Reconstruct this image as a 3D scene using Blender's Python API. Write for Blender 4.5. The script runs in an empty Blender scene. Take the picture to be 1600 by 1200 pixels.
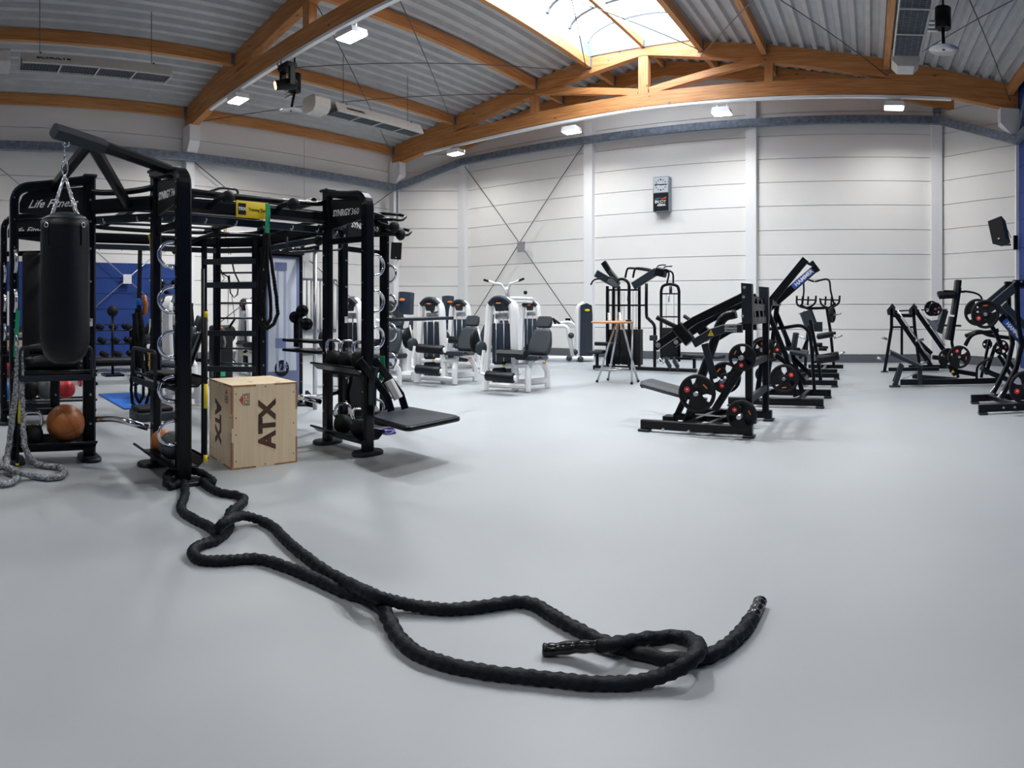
import bpy, math, random
from mathutils import Vector, Matrix
R = math.radians
random.seed(7)
sc = bpy.context.scene
COL = sc.collection
V = Vector

# ---------------------------------------------------------------- camera, sky, exposure
# the photograph is a spherical panorama: 909 px per radian, horizon at row 483, eye 1.4 m above the floor
FPX, YH, X0, EYE = 909.0, 483.0, 1358.6, 1.4
cd = bpy.data.cameras.new('camera')
cam = bpy.data.objects.new('camera', cd)
COL.objects.link(cam)
cd.type = 'PANO'
sc.render.engine = 'CYCLES'
cd.panorama_type = 'EQUIRECTANGULAR'
cd.longitude_min = -800 / FPX
cd.longitude_max = 800 / FPX
cd.latitude_min = -(1200 - YH) / FPX
cd.latitude_max = YH / FPX
cd.clip_start = 0.05
cam.location = (0, 0, EYE)
cam.rotation_euler = (R(90), 0, (X0 - 800) / FPX)
sc.camera = cam
sc.view_settings.view_transform = 'Standard'
sc.view_settings.look = 'None'
sc.view_settings.exposure = 0.52
sc.view_settings.gamma = 1
sc.view_settings.use_curve_mapping = False
world = bpy.data.worlds.new('overcast_sky')
sc.world = world
world.use_nodes = True
wn = world.node_tree.nodes
wn['Background'].inputs[0].default_value = (0.86, 0.93, 1.0, 1)
wn['Background'].inputs[1].default_value = 11.0

def area_light(name, loc, sx, sy, power, color=(1, 1, 1), rot=(0, 0, 0), portal=False, spread=180):
    l = bpy.data.lights.new(name, 'AREA')
    l.shape = 'RECTANGLE'; l.size = sx; l.size_y = sy; l.energy = power; l.color = color
    l.spread = R(spread)
    o = bpy.data.objects.new(name, l); COL.objects.link(o)
    o.location = loc; o.rotation_euler = rot
    if portal: l.cycles.is_portal = True
    return o

# daylight enters by the ridge skylight
area_light('skylight_portal', (-5.5, 9.8, 8.75), 3.0, 7.1, 1, portal=True)

# ---------------------------------------------------------------- helpers
def mat(name, col, rough=0.5, metal=0.0, var=0.0, scale=8.0, bump=0.0, bscale=60.0, col2=None, stretch=(1, 1, 1), coat=0.0, spec=0.5):
    m = bpy.data.materials.new(name); m.use_nodes = True
    nt = m.node_tree; b = nt.nodes['Principled BSDF']
    b.inputs['Base Color'].default_value = (*col, 1)
    b.inputs['Roughness'].default_value = rough
    b.inputs['Metallic'].default_value = metal
    b.inputs['Specular IOR Level'].default_value = spec
    if coat: b.inputs['Coat Weight'].default_value = coat; b.inputs['Coat Roughness'].default_value = 0.15
    tc = nt.nodes.new('ShaderNodeTexCoord'); mp = nt.nodes.new('ShaderNodeMapping')
    mp.inputs['Scale'].default_value = stretch
    nt.links.new(tc.outputs['Object'], mp.inputs[0])
    if var or col2:
        n = nt.nodes.new('ShaderNodeTexNoise'); n.inputs['Scale'].default_value = scale; n.inputs['Detail'].default_value = 5
        nt.links.new(mp.outputs[0], n.inputs['Vector'])
        mx = nt.nodes.new('ShaderNodeMix'); mx.data_type = 'RGBA'
        c2 = col2 or tuple(c * (1 - var) for c in col)
        c1 = col if col2 else tuple(min(1, c * (1 + var)) for c in col)
        mx.inputs[6].default_value = (*c1, 1); mx.inputs[7].default_value = (*c2, 1)
        rm = nt.nodes.new('ShaderNodeMapRange'); rm.inputs[1].default_value = 0.35; rm.inputs[2].default_value = 0.65
        nt.links.new(n.outputs[0], rm.inputs[0]); nt.links.new(rm.outputs[0], mx.inputs[0])
        nt.links.new(mx.outputs[2], b.inputs['Base Color'])
    if bump:
        n2 = nt.nodes.new('ShaderNodeTexNoise'); n2.inputs['Scale'].default_value = bscale; n2.inputs['Detail'].default_value = 3
        nt.links.new(mp.outputs[0], n2.inputs['Vector'])
        bp = nt.nodes.new('ShaderNodeBump'); bp.inputs['Strength'].default_value = bump; bp.inputs['Distance'].default_value = 0.01
        nt.links.new(n2.outputs[0], bp.inputs['Height']); nt.links.new(bp.outputs[0], b.inputs['Normal'])
    return m

def emis(name, col, s):
    m = bpy.data.materials.new(name); m.use_nodes = True
    nt = m.node_tree; b = nt.nodes['Principled BSDF']
    b.inputs['Base Color'].default_value = (*col, 1)
    b.inputs['Emission Color'].default_value = (*col, 1); b.inputs['Emission Strength'].default_value = s
    return m

def wood(name, c1, c2, axis, rough=0.5):
    s = [14, 14, 14]; s[axis] = 0.9
    m = mat(name, c1, rough, col2=c2, scale=1.6, stretch=tuple(s), bump=0.15, bscale=6)
    nt = m.node_tree; b = nt.nodes['Principled BSDF']
    # knots: small dark spots
    tc = nt.nodes.new('ShaderNodeTexCoord'); mp = nt.nodes.new('ShaderNodeMapping')
    k = [2.6, 2.6, 2.6]; k[axis] = 1.5; mp.inputs['Scale'].default_value = k
    nt.links.new(tc.outputs['Object'], mp.inputs[0])
    vo = nt.nodes.new('ShaderNodeTexVoronoi'); vo.inputs['Scale'].default_value = 1.0
    nt.links.new(mp.outputs[0], vo.inputs['Vector'])
    rm = nt.nodes.new('ShaderNodeMapRange'); rm.inputs[1].default_value = 0.03; rm.inputs[2].default_value = 0.09
    nt.links.new(vo.outputs['Distance'], rm.inputs[0])
    mx = nt.nodes.new('ShaderNodeMix'); mx.data_type = 'RGBA'
    mx.inputs[6].default_value = (*[c * 0.25 for c in c2], 1)
    src = b.inputs['Base Color'].links[0].from_socket
    nt.links.new(rm.outputs[0], mx.inputs[0]); nt.links.new(src, mx.inputs[7]); nt.links.new(mx.outputs[2], b.inputs['Base Color'])
    return m

M = {}
M['wall'] = mat('wall_paint', (0.80, 0.79, 0.77), 0.55, var=0.012, scale=1.2)
M['white'] = mat('white_steel_paint', (0.82, 0.83, 0.84), 0.45)
M['blue_wall'] = mat('blue_cladding', (0.018, 0.052, 0.23), 0.6, var=0.06, scale=2, spec=.25)
M['galv'] = mat('galvanised_steel', (0.17, 0.21, 0.27), 0.5, 0.4, var=0.25, scale=10)
M['base'] = mat('grey_plinth', (0.10, 0.11, 0.125), 0.6)
M['deck'] = mat('trapezoid_sheet', (0.50, 0.51, 0.52), 0.5, 0.0, var=0.06, scale=3)
M['beamx'] = wood('glulam_across', (0.60, 0.275, 0.095), (0.42, 0.165, 0.045), 0)
M['beamy'] = wood('glulam_along', (0.62, 0.30, 0.115), (0.45, 0.185, 0.055), 1)
M['beamz'] = wood('glulam_post', (0.60, 0.29, 0.11), (0.44, 0.18, 0.052), 2)
M['black'] = mat('black_powder_coat', (0.0035, 0.0045, 0.007), 0.28, spec=0.22)
M['blackm'] = mat('black_matt', (0.005, 0.006, 0.008), 0.5, spec=0.25)
M['slate'] = mat('slate_steel', (0.017, 0.024, 0.033), 0.4, spec=0.3)
M['rubber'] = mat('black_rubber', (0.0055, 0.006, 0.008), 0.6, spec=0.25, bump=0.3, bscale=90)
M['leather'] = mat('black_leather', (0.0028, 0.0045, 0.007), 0.42, spec=0.28, bump=0.25, bscale=140)
M['pad'] = mat('charcoal_pad', (0.026, 0.034, 0.044), 0.45, spec=0.35, bump=0.1, bscale=80)
M['chrome'] = mat('chrome', (0.75, 0.77, 0.80), 0.12, 1.0)
M['steel'] = mat('brushed_steel', (0.5, 0.52, 0.55), 0.3, 0.9)
M['rod'] = mat('brace_rod', (0.12, 0.12, 0.13), 0.5, 0.3)
M['yellow'] = mat('yellow_tape', (0.80, 0.58, 0.01), 0.5)
M['orange'] = mat('orange_mark', (0.75, 0.20, 0.03), 0.5)
M['red'] = mat('red_mark', (0.75, 0.03, 0.02), 0.45)
M['green'] = mat('green_band', (0.01, 0.30, 0.14), 0.6)
M['print'] = mat('white_print', (0.72, 0.74, 0.76), 0.5)
M['sticker'] = mat('sticker_white', (0.7, 0.7, 0.68), 0.5)
M['mat_blue'] = mat('blue_foam', (0.01, 0.13, 0.55), 0.7)

def rays(x, y):
    a = (x - X0) / FPX
    return math.sin(a), math.cos(a), math.tan((YH - y) / FPX)
def G(x, y):                       # the floor point under a pixel of the photograph
    s, c, t = rays(x, y); d = -EYE / t
    return V((d * s, d * c, 0))
def D(x, y, d):                    # the point at ground distance d
    s, c, t = rays(x, y)
    return V((d * s, d * c, EYE + d * t))
def PY(x, y, Y):                   # the point on the plane Y = const
    s, c, t = rays(x, y); return D(x, y, Y / c)
def PX(x, y, X):
    s, c, t = rays(x, y); return D(x, y, X / s)
def PL(x, y, p, q, off=0.0):       # the point on the upright plane through p and q, moved off along its normal
    s, c, t = rays(x, y)
    ux, uy = q[0] - p[0], q[1] - p[1]; L = math.hypot(ux, uy); nx, ny = -uy / L, ux / L
    k = (p[0] + nx * off) * nx + (p[1] + ny * off) * ny
    return D(x, y, k / (s * nx + c * ny))

def frame_of(d, up=None):
    d = d.normalized()
    up = V(up) if up else V((0, 0, 1))
    if abs(d.dot(up.normalized())) > 0.97: up = V((0, 1, 0)) if abs(d.y) < 0.9 else V((1, 0, 0))
    s = d.cross(up).normalized(); u = s.cross(d).normalized()
    return s, u

def sm(pts, k=6, closed=False):    # a smooth curve through points
    P = [V(p) for p in pts]; n = len(P); out = []
    for i in range(n if closed else n - 1):
        p1, p2 = P[i], P[(i + 1) % n]
        p0 = P[i - 1] if (i > 0 or closed) else p1 * 2 - p2
        p3 = P[(i + 2) % n] if (i + 2 < n or closed) else p2 * 2 - p1
        for j in range(k):
            t = j / k
            out.append(0.5 * ((2 * p1) + (p2 - p0) * t + (2 * p0 - 5 * p1 + 4 * p2 - p3) * t * t + (3 * p1 - p0 - 3 * p2 + p3) * t ** 3))
    if not closed: out.append(P[-1].copy())
    return out

def bend(pts, r, k=5):             # a polyline with rounded corners
    P = [V(p) for p in pts]; out = [P[0]]
    for i in range(1, len(P) - 1):
        a, b, c = P[i - 1], P[i], P[i + 1]
        rr = min(r, (a - b).length * 0.49, (c - b).length * 0.49)
        s = b + (a - b).normalized() * rr; e = b + (c - b).normalized() * rr
        for j in range(k + 1):
            t = j / k
            out.append(s * (1 - t) ** 2 + b * 2 * t * (1 - t) + e * t * t)
    out.append(P[-1]); return out

ORG = {}
class MB:
    def __init__(s): s.v = []; s.f = []; s.s = []
    def ring(s, pts):
        i = len(s.v); s.v += [tuple(p) for p in pts]; return list(range(i, i + len(pts)))
    def face(s, idx, smooth=False): s.f.append(tuple(idx)); s.s.append(smooth)
    def skin(s, rings, closed_ring=True, smooth=True, caps=True, loop=False):
        n = len(rings[0]); m = len(rings)
        for a in range(m if loop else m - 1):
            A, B = rings[a], rings[(a + 1) % m]
            for i in range(n if closed_ring else n - 1):
                j = (i + 1) % n; s.face((A[i], A[j], B[j], B[i]), smooth)
        if caps and not loop:
            s.face(rings[0][::-1]); s.face(rings[-1])
        return s
    def tube(s, pts, r, n=8, loop=False, caps=True, rf=None):
        P = [V(p) for p in pts]; m = len(P); rings = []; sd = None
        for i in range(m):
            if loop: d = P[(i + 1) % m] - P[i - 1]
            else: d = P[min(i + 1, m - 1)] - P[max(i - 1, 0)]
            if d.length < 1e-9: d = V((0, 0, 1))
            d.normalize()
            if sd is None: sd, u = frame_of(d)
            else:
                sd = (sd - d * sd.dot(d))
                if sd.length < 1e-6: sd, _ = frame_of(d)
                sd.normalize()
            u = sd.cross(d)
            rr = rf(i, m) * r if rf else r
            rings.append(s.ring([P[i] + (sd * math.cos(2 * math.pi * k / n) + u * math.sin(2 * math.pi * k / n)) * rr for k in range(n)]))
        return s.skin(rings, smooth=True, caps=caps, loop=loop)
    def bar(s, p, q, w, h, up=None, c=0.12, path=None):
        # bar of rectangular section with eased edges: w across, h upward
        P = [V(x) for x in (path or (p, q))]; m = len(P); rings = []
        e = min(w, h) * c
        prof = [(-w/2+e, -h/2), (w/2-e, -h/2), (w/2, -h/2+e), (w/2, h/2-e), (w/2-e, h/2), (-w/2+e, h/2), (-w/2, h/2-e), (-w/2, -h/2+e)] if e > 0 else [(-w/2, -h/2), (w/2, -h/2), (w/2, h/2), (-w/2, h/2)]
        sd0 = None
        for i in range(m):
            d1 = (P[i] - P[max(i - 1, 0)]); d2 = (P[min(i + 1, m - 1)] - P[i])
            d = (d1.normalized() if d1.length > 1e-9 else V((0,0,0))) + (d2.normalized() if d2.length > 1e-9 else V((0,0,0)))
            d.normalize()
            if up is not None:
                sd, u = frame_of(d, up)
            elif sd0 is None: sd, u = frame_of(d)
            else: sd = (sd0 - d * sd0.dot(d)).normalized(); u = sd.cross(d)
            sd0 = sd; k = 1.0
            if 0 < i < m - 1:
                cs = d.dot(d2.normalized()); k = 1 / max(0.5, cs)
            if up is not None: rings.append(s.ring([P[i] + sd * a * k + u * b for a, b in prof] if abs(d1.normalized().cross(d2.normalized()).dot(u)) > 0.5 * d1.normalized().cross(d2.normalized()).length + 1e-9 else [P[i] + sd * a + u * b * k for a, b in prof]))
            else: rings.append(s.ring([P[i] + sd * a + u * b for a, b in prof]))
        return s.skin(rings, smooth=False)
    def box(s, c, size, rz=0.0, rot=None, e=0.0):
        c = V(c); w, d, h = size
        Mx = rot if rot else Matrix.Rotation(rz, 3, 'Z')
        ee = e
        if ee <= 0:
            pr = [(-w/2, -d/2), (w/2, -d/2), (w/2, d/2), (-w/2, d/2)]
            rings = [s.ring([c + Mx @ V((a, b, z)) for a, b in pr]) for z in (-h/2, h/2)]
            return s.skin(rings, smooth=False)
        ee = min(ee, w * 0.49, d * 0.49, h * 0.49)
        def pr(k, g):
            return [V((x, y, 0)) for x, y in ((-w/2+g, -d/2+g-0*k), )]
        rings = []
        for z, g in ((-h/2, ee), (-h/2 + ee * 0.3, ee * 0.3), (-h/2 + ee, 0), (h/2 - ee, 0), (h/2 - ee * 0.3, ee * 0.3), (h/2, ee)):
            W, Dd = w/2 - g, d/2 - g; r = max(ee - g * 0.5, 0.0005); pts = []
            for sx, sy, a0 in ((1, 1, 0), (-1, 1, 90), (-1, -1, 180), (1, -1, 270)):
                for t in range(4):
                    a = R(a0 + 30 * t); pts.append(c + Mx @ V((sx * (W - r) + r * math.cos(a), sy * (Dd - r) + r * math.sin(a), z)))
            rings.append(s.ring(pts))
        return s.skin(rings, smooth=True)
    def cyl(s, p, q, r, n=14, r2=None, smooth=True):
        p, q = V(p), V(q); sd, u = frame_of(q - p); r2 = r if r2 is None else r2
        rings = [s.ring([o + (sd * math.cos(2*math.pi*k/n) + u * math.sin(2*math.pi*k/n)) * rr for k in range(n)]) for o, rr in ((p, r), (q, r2))]
        return s.skin(rings, smooth=smooth)
    def lathe(s, c, axis, prof, n=20, closed=False):
        c = V(c); ax = V(axis).normalized(); sd, u = frame_of(ax)
        rings = [s.ring([c + ax * h + (sd * math.cos(2*math.pi*k/n) + u * math.sin(2*math.pi*k/n)) * max(r, 1e-4) for k in range(n)]) for r, h in prof]
        return s.skin(rings, smooth=True, caps=not closed, loop=closed)
    def sphere(s, c, r, sc=(1, 1, 1), n=16, m=10, rot=None):
        c = V(c); rings = []
        for j in range(m + 1):
            th = math.pi * (j + 0.02 if j == 0 else j - 0.02 if j == m else j) / m
            pts = [V((math.sin(th) * math.cos(2*math.pi*k/n) * sc[0], math.sin(th) * math.sin(2*math.pi*k/n) * sc[1], math.cos(th) * sc[2])) * r for k in range(n)]
            rings.append(s.ring([c + ((rot @ p) if rot else p) for p in pts]))
        return s.skin(rings[::-1], smooth=True)
    def prism(s, poly, dvec, smooth=False):
        # poly: 3-D outline, pushed along dvec
        P = [V(p) for p in poly]; d = V(dvec)
        nrm = V((0, 0, 0))
        for i in range(len(P)): nrm += (P[i] - P[0]).cross(P[(i + 1) % len(P)] - P[0])
        if nrm.dot(d) < 0: P = P[::-1]
        return s.skin([s.ring(P), s.ring([p + d for p in P])], smooth=smooth)
    def torus(s, c, axis, r1, r2, n=24, m=8):
        c = V(c); ax = V(axis).normalized(); sd, u = frame_of(ax)
        return s.tube([c + (sd * math.cos(2*math.pi*k/n) + u * math.sin(2*math.pi*k/n)) * r1 for k in range(n)], r2, n=m, loop=True)
    def mirror(s, p, n):
        # add a mirrored copy of everything so far across the plane (p, n)
        p = V(p); n = V(n).normalized(); k = len(s.v); nv = []
        for v in s.v:
            w = V(v); nv.append(tuple(w - n * 2 * (w - p).dot(n)))
        s.v += nv
        for f, sg in list(zip(s.f, s.s)): s.face([i + k for i in f][::-1], sg)
        return s
    def build(s, name, m, parent=None, local=False, label=None, cat=None, group=None, kind=None, world=False):
        me = bpy.data.meshes.new(name)
        if parent is not None: off = V((0, 0, 0)) if local else ORG.get(parent.name, V((0, 0, 0)))
        elif local or world: off = V((0, 0, 0))
        else:
            xs = [v[0] for v in s.v]; ys = [v[1] for v in s.v]; zs = [v[2] for v in s.v]
            off = V(((min(xs) + max(xs)) / 2, (min(ys) + max(ys)) / 2, min(zs)))
        me.from_pydata([(v[0] - off.x, v[1] - off.y, v[2] - off.z) for v in s.v], [], s.f)
        me.polygons.foreach_set('use_smooth', s.s)
        me.materials.append(M[m] if isinstance(m, str) else m)
        o = bpy.data.objects.new(name, me); COL.objects.link(o)
        if parent is not None: o.parent = parent; ORG[o.name] = off
        else: o.location = off; ORG[o.name] = off
        return tag(o, label, cat, group, kind)

def tag(o, label=None, cat=None, group=None, kind=None):
    if label: o['label'] = label
    if cat: o['category'] = cat
    if group: o['group'] = group
    if kind: o['kind'] = kind
    return o
def thing(name, label, cat, loc=(0, 0, 0), rz=0.0, group=None, kind=None):
    o = bpy.data.objects.new(name, None); COL.objects.link(o)
    o.empty_display_size = 0.2; o.location = loc; o.rotation_euler = (0, 0, rz)
    ORG[o.name] = V(loc)
    return tag(o, label, cat, group, kind)
def dup(root, loc=None, rz=None, label=None, group=None, shift=None, rot=None):
    def cp(o, par):
        c = o.copy(); COL.objects.link(c)
        if par is not None: c.parent = par
        for ch in [x for x in KIDS.get(o.name, [])]: cp(ch, c)
        return c
    KIDS = {}
    for x in bpy.data.objects:
        if x.parent: KIDS.setdefault(x.parent.name, []).append(x)
    r = cp(root, None)
    if loc is not None: r.location = loc
    if shift is not None: r.location = root.location + V(shift)
    if rz is not None: r.rotation_euler = (0, 0, rz)
    if rot is not None: r.rotation_euler = rot
    if label: r['label'] = label
    if group: r['group'] = group
    return r
def stub(parent, name, m, fn, label=None, kind=None):
    b = MB(); fn(b); return b.build(name, m, parent, label=label, kind=kind)
def text(body, size, loc, right, up, m, parent, name='lettering', ext=0.0015, bold=0.0, local=False, align='CENTER', shear=0.0, sx=1.0):
    # flat lettering turned into a mesh; right and up are world directions of the text line
    cu = bpy.data.curves.new(name, 'FONT'); cu.body = body; cu.size = size; cu.extrude = ext; cu.offset = bold
    cu.align_x = align; cu.align_y = 'CENTER'; cu.resolution_u = 2; cu.shear = shear
    t = bpy.data.objects.new('t', cu)
    COL.objects.link(t)
    dg = bpy.context.evaluated_depsgraph_get(); me = bpy.data.meshes.new_from_object(t.evaluated_get(dg))
    bpy.data.objects.remove(t); bpy.data.curves.remove(cu)
    rg, u = V(right).normalized(), V(up).normalized(); n = rg.cross(u)
    off = V((0, 0, 0)) if local or parent is None else ORG.get(parent.name, V((0, 0, 0)))
    lc = V(loc)
    for v in me.vertices:
        c = v.co; v.co = lc + rg * c.x * sx + u * c.y + n * c.z - off
    me.materials.clear(); me.materials.append(M[m] if isinstance(m, str) else m)
    me.name = name
    o = bpy.data.objects.new(name, me); COL.objects.link(o); o.parent = parent
    ORG[o.name] = off
    return o
# ---------------------------------------------------------------- the hall
XL, XR, YB, CH = -14.5, 3.56, 15.2, 13.5      # left wall, right wall, back wall, where the cut corners start
XA, XB, YS = -12.7, 1.83, -8.5
RIDGE, ZR, SL = -5.5, 8.62, 0.182
def zroof(x): return ZR - SL * abs(x - RIDGE)

fm = mat('grey_sports_floor', (0.375, 0.400, 0.420), 0.42, var=0.03, scale=0.9, bump=0.05, bscale=260, spec=0.4)
nt = fm.node_tree
_b = MB(); _b.prism([(XL-.2, YS-.2, 0), (XR+.2, YS-.2, 0), (XR+.2, CH, 0), (XB, YB+.2, 0), (XA, YB+.2, 0), (XL-.2, CH, 0)], (0, 0, -0.2))
_b.build('floor', fm, kind='structure')

def wall(name, p, q, h, cols, zt=None, kink=None):
    # a wall of stacked horizontal sandwich panels between p and q; cols: places along it where the panels are split
    p, q = V(p), V(q); d = (q - p); L = d.length; d.normalize(); n = V((-d.y, d.x, 0))   # n points out of the room
    b = MB(); zz = zt or (lambda s: h)
    outl = [p + n*.05, q + n*.05] + [p + d*s + n*.05 + V((0, 0, zz(s))) for s in (sorted(cols + [0, L] + ([kink] if kink else []), reverse=True) if zt else [L, 0])]
    b.prism(outl, n*.15)
    w = b.build(name, M['wall'], kind='structure', world=True)
    ed = sorted([0, L] + cols)
    for a, c in zip(ed[:-1], ed[1:]):
        k = 0
        while True:
            z0 = 0.209 + 0.6574 * k; z1 = z0 + 0.6574
            top = min(zz(a + .01), zz(c - .01)) if zt else h
            topm = max(zz(a + .01), zz(c - .01), zz(kink) if kink and a < kink < c else 0) if zt else h
            if z0 >= topm: break
            pb = MB(); g = 0.008
            pts = [p + d*(a+g) + V((0,0,z0+g)), p + d*(c-g) + V((0,0,z0+g))]
            if zt:
                ta, tc = min(z1-g, zz(a+g)), min(z1-g, zz(c-g))
                pts += [p + d*(c-g) + V((0,0,max(tc, z0+g+.01)))]
                if kink and a < kink < c: pts += [p + d*kink + V((0,0,max(min(z1-g, zz(kink)), z0+g+.012)))]
                pts += [p + d*(a+g) + V((0,0,max(ta, z0+g+.01)))]
                if min(ta, tc) < z0: 
                    k += 1
                    if z0 > topm - .05: break
            else:
                t = min(z1-g, h); pts += [p + d*(c-g) + V((0,0,t)), p + d*(a+g) + V((0,0,t))]
            pb.prism(pts, n*.05)
            pb.build('wall_panel', M['wall'], w)
            k += 1
    return w
zb = lambda s: zroof(XA + s) + 0.13
wb = wall('wall_back', (XA, YB, 0), (XB, YB, 0), 0, [4.8, 9.6], zt=zb, kink=7.2)
wcl = wall('wall_corner_left', (XL, CH, 0), (XA, YB, 0), 0, [], zt=lambda s: zroof(XL + s*.727) + .13)
wcr = wall('wall_corner_right', (XB, YB, 0), (XR, CH, 0), 0, [], zt=lambda s: zroof(XB + s*.713) + .13)
wl = wall('wall_left', (XL, YS, 0), (XL, CH, 0), 6.98, [7.2, 14.6, 18.4])
b = MB(); b.box((XR + .1, (YS + CH)/2, 3.5), (.2, CH - YS, 7.0)); wr = b.build('wall_right', 'blue_wall', kind='structure', world=True)
for k in range(11):
    pb = MB(); pb.box((XR - .02, (YS + CH)/2, 0.209 + .6574*(k + .5)), (.04, CH - YS, .645)); pb.build('wall_panel', 'blue_wall', wr)
b = MB(); b.prism([(XL, YS, 0), (XR, YS, 0), (XR, YS, zroof(XR)), (RIDGE, YS, ZR), (XL, YS, zroof(XL))], (0, -.2, 0)); b.build('wall_south', 'wall', kind='structure', world=True)
# dark plinth
b = MB(); b.bar((XL, CH, .1), (XA, YB, .1), .08, .19, path=[(XL, CH, .1), (XA, YB, .1), (XB, YB, .1), (XR, CH, .1)], up=(0, 0, 1), c=.05)
b.build('baseboard_back', 'base', kind='structure', world=True)
b = MB(); b.box((XL + .03, (YS + CH)/2, .1), (.06, CH - YS, .19)); b.build('baseboard_left', 'base', kind='structure', world=True)
# blue boards on the lower left wall
b = MB(); b.box((XL + .015, (YS + 5.95)/2, 1.38), (.03, 5.95 - YS, 2.40)); bw = b.build('trim_1', 'blue_wall', kind='structure', world=True, label='dark blue cladding on the lower left wall')
for k in range(6):
    for y0, y1 in ((YS, -1.4), (-1.4, 3.0), (3.0, 5.95)):
        pb = MB(); pb.box((XL + .045, (y0 + y1)/2, .2 + .4*k + .2), (.03, y1 - y0 - .012, .388)); pb.build('wall_board', 'blue_wall', bw)

# roof deck: trapezoid sheets running along the hall
def deck(x0, x1, y0, y1):
    b = MB(); per = .3; prof = []
    n = int(round(abs(x1 - x0) / per)); st = (x1 - x0) / n
    for i in range(n):
        for f, dz in ((0, 0), (.32, 0), (.47, .11), (.85, .11)):
            x = x0 + st * (i + f); prof.append((x, zroof(x) + .0 + dz))
    prof.append((x1, zroof(x1)))
    for y in (y0, y1):
        b.ring([(x, y, z) for x, z in prof])
    m = len(prof)
    for i in range(m - 1): b.face((i, i + 1, m + i + 1, m + i))
    for y in (y0, y1):
        b.ring([(x, y, z + .03) for x, z in prof])
    for i in range(m - 1): b.face((2*m + i + 1, 2*m + i, 3*m + i, 3*m + i + 1))
    return b
ceil = deck(XL - .1, -7.05, YS, YB + .1).build('ceiling', 'deck', kind='structure', world=True)
deck(XR + .1, -3.95, YS, YB + .1).build('roof_sheet', 'deck', ceil)
deck(-7.05, -3.95, 13.4, YB + .1).build('roof_sheet', 'deck', ceil)
deck(-7.05, -3.95, YS, 6.2).build('roof_sheet', 'deck', ceil)

# skylight: upstands, curved bars, milky panes
pane = bpy.data.materials.new('skylight_pane'); pane.use_nodes = True
nt = pane.node_tree; nt.nodes.clear()
o_ = nt.nodes.new('ShaderNodeOutputMaterial'); mx = nt.nodes.new('ShaderNodeMixShader'); tr = nt.nodes.new('ShaderNodeBsdfTransparent'); tl = nt.nodes.new('ShaderNodeBsdfTranslucent')
mx.inputs[0].default_value = .25; tl.inputs[0].default_value = (.9, .95, 1, 1)
nt.links.new(tr.outputs[0], mx.inputs[1]); nt.links.new(tl.outputs[0], mx.inputs[2]); nt.links.new(mx.outputs[0], o_.inputs[0])
b = MB()
for x in (-7.05, -3.95):
    b.box((x, 9.8, zroof(x) + .28), (.06, 7.2, .5))
for y in (6.2, 13.4): b.box((RIDGE, y, zroof(-7) + .5), (3.1, .06, .9))
M['upstand'] = mat('skylight_upstand', (.22, .28, .34), .5)
sky = b.build('window_1', 'upstand', kind='structure', world=True, label='barrel vaulted ridge skylight')
def vault(t): 
    a = math.pi * t; return RIDGE - 1.52 * math.cos(a), zroof(-7.05) + .5 + .62 * math.sin(a)
ys = [6.2 + i * 7.2 / 7 for i in range(8)]
for i, y in enumerate(ys):
    b = MB(); b.bar(0, 0, .09, .10, path=[(vault(t/14)[0], y, vault(t/14)[1]) for t in range(15)], up=(0, 1, 0)); b.build('glazing_bar', 'base', sky)
for i in range(7):
    b = MB()
    r0 = b.ring([(vault(t/14)[0], ys[i] + .02, vault(t/14)[1] + .02) for t in range(15)]); r1 = b.ring([(vault(t/14)[0], ys[i+1] - .02, vault(t/14)[1] + .02) for t in range(15)])
    for t in range(14): b.face((r0[t], r0[t+1], r1[t+1], r1[t]), True)
    b.build('pane', pane, sky)

# timber trusses
def truss(Y, label, w=.2):
    t = thing('roof_truss', label, None, (RIDGE, Y, 6.5), kind='structure')
    hb = .42
    ns = V((0, w, 0)); y = Y - w/2
    # bottom chord with its turned-down ends
    zb0 = 6.6
    b = MB(); b.prism([(XL+.1, y, 6.35), (-12.82, y, zb0-.05), (RIDGE, y, zb0+.06), (1.9, y, zb0-.03), (3.4, y, 6.33), (3.5, y, 6.75), (1.6, y, 7.0), (RIDGE, y, 7.04), (-12.2, y, 6.98), (XL+.1, y, 6.8)], ns)
    b.build('bottom_chord', 'beamx', t)
    b = MB(); zt = lambda x: zroof(x) - .01
    b.prism([(XL+.1, y-.003, 6.5), (XL+.1, y-.003, zt(XL+.1)), (RIDGE, y-.003, ZR), (3.5, y-.003, zt(3.5)), (3.5, y-.003, 6.5), (2.2, y-.003, 6.75), (.4, y-.003, 7.03), (RIDGE, y-.003, ZR - .46), (-11.6, y-.003, 7.0), (-13.2, y-.003, 6.75)], (0, w + .006, 0))
    b.build('top_chord', 'beamx', t)
    for x in (RIDGE, -8.75, -2.35):
        b = MB(); top = zroof(x) - .44; b.box((x, Y, (6.98 + top)/2), (.26 if x == RIDGE else .2, w * .9, top - 6.98)); b.build('post', 'beamz', t)
    for s in (-1, 1):
        b = MB(); b.bar((RIDGE + s*.15, Y, 7.1), (RIDGE + s*3.0, Y, 7.66), w*.75, .2, up=(0, 0, 1), c=.03); b.build('diagonal_brace', 'beamx', t)
    return t
truss(13.5, 'timber roof truss crossing the hall near the back wall, with a post under the skylight')
truss(6.1, 'timber roof truss nearest the camera, rising out of the top left')
truss(-1.3, 'timber roof truss behind the camera')
# rafter along the back gable and wood blocks at its foot
b = MB(); y = 14.86
b.prism([(XL+.5, y, zroof(XL+.5)-.45), (XL+.5, y, zroof(XL+.5)-.02), (RIDGE, y, ZR-.02), (3.2, y, zroof(3.2)-.02), (3.2, y, zroof(3.2)-.45), (RIDGE, y, ZR-.48)], (0, .16, 0))
b.build('gable_rafter', 'beamx', kind='structure', label='timber rafter along the back gable')
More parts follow.
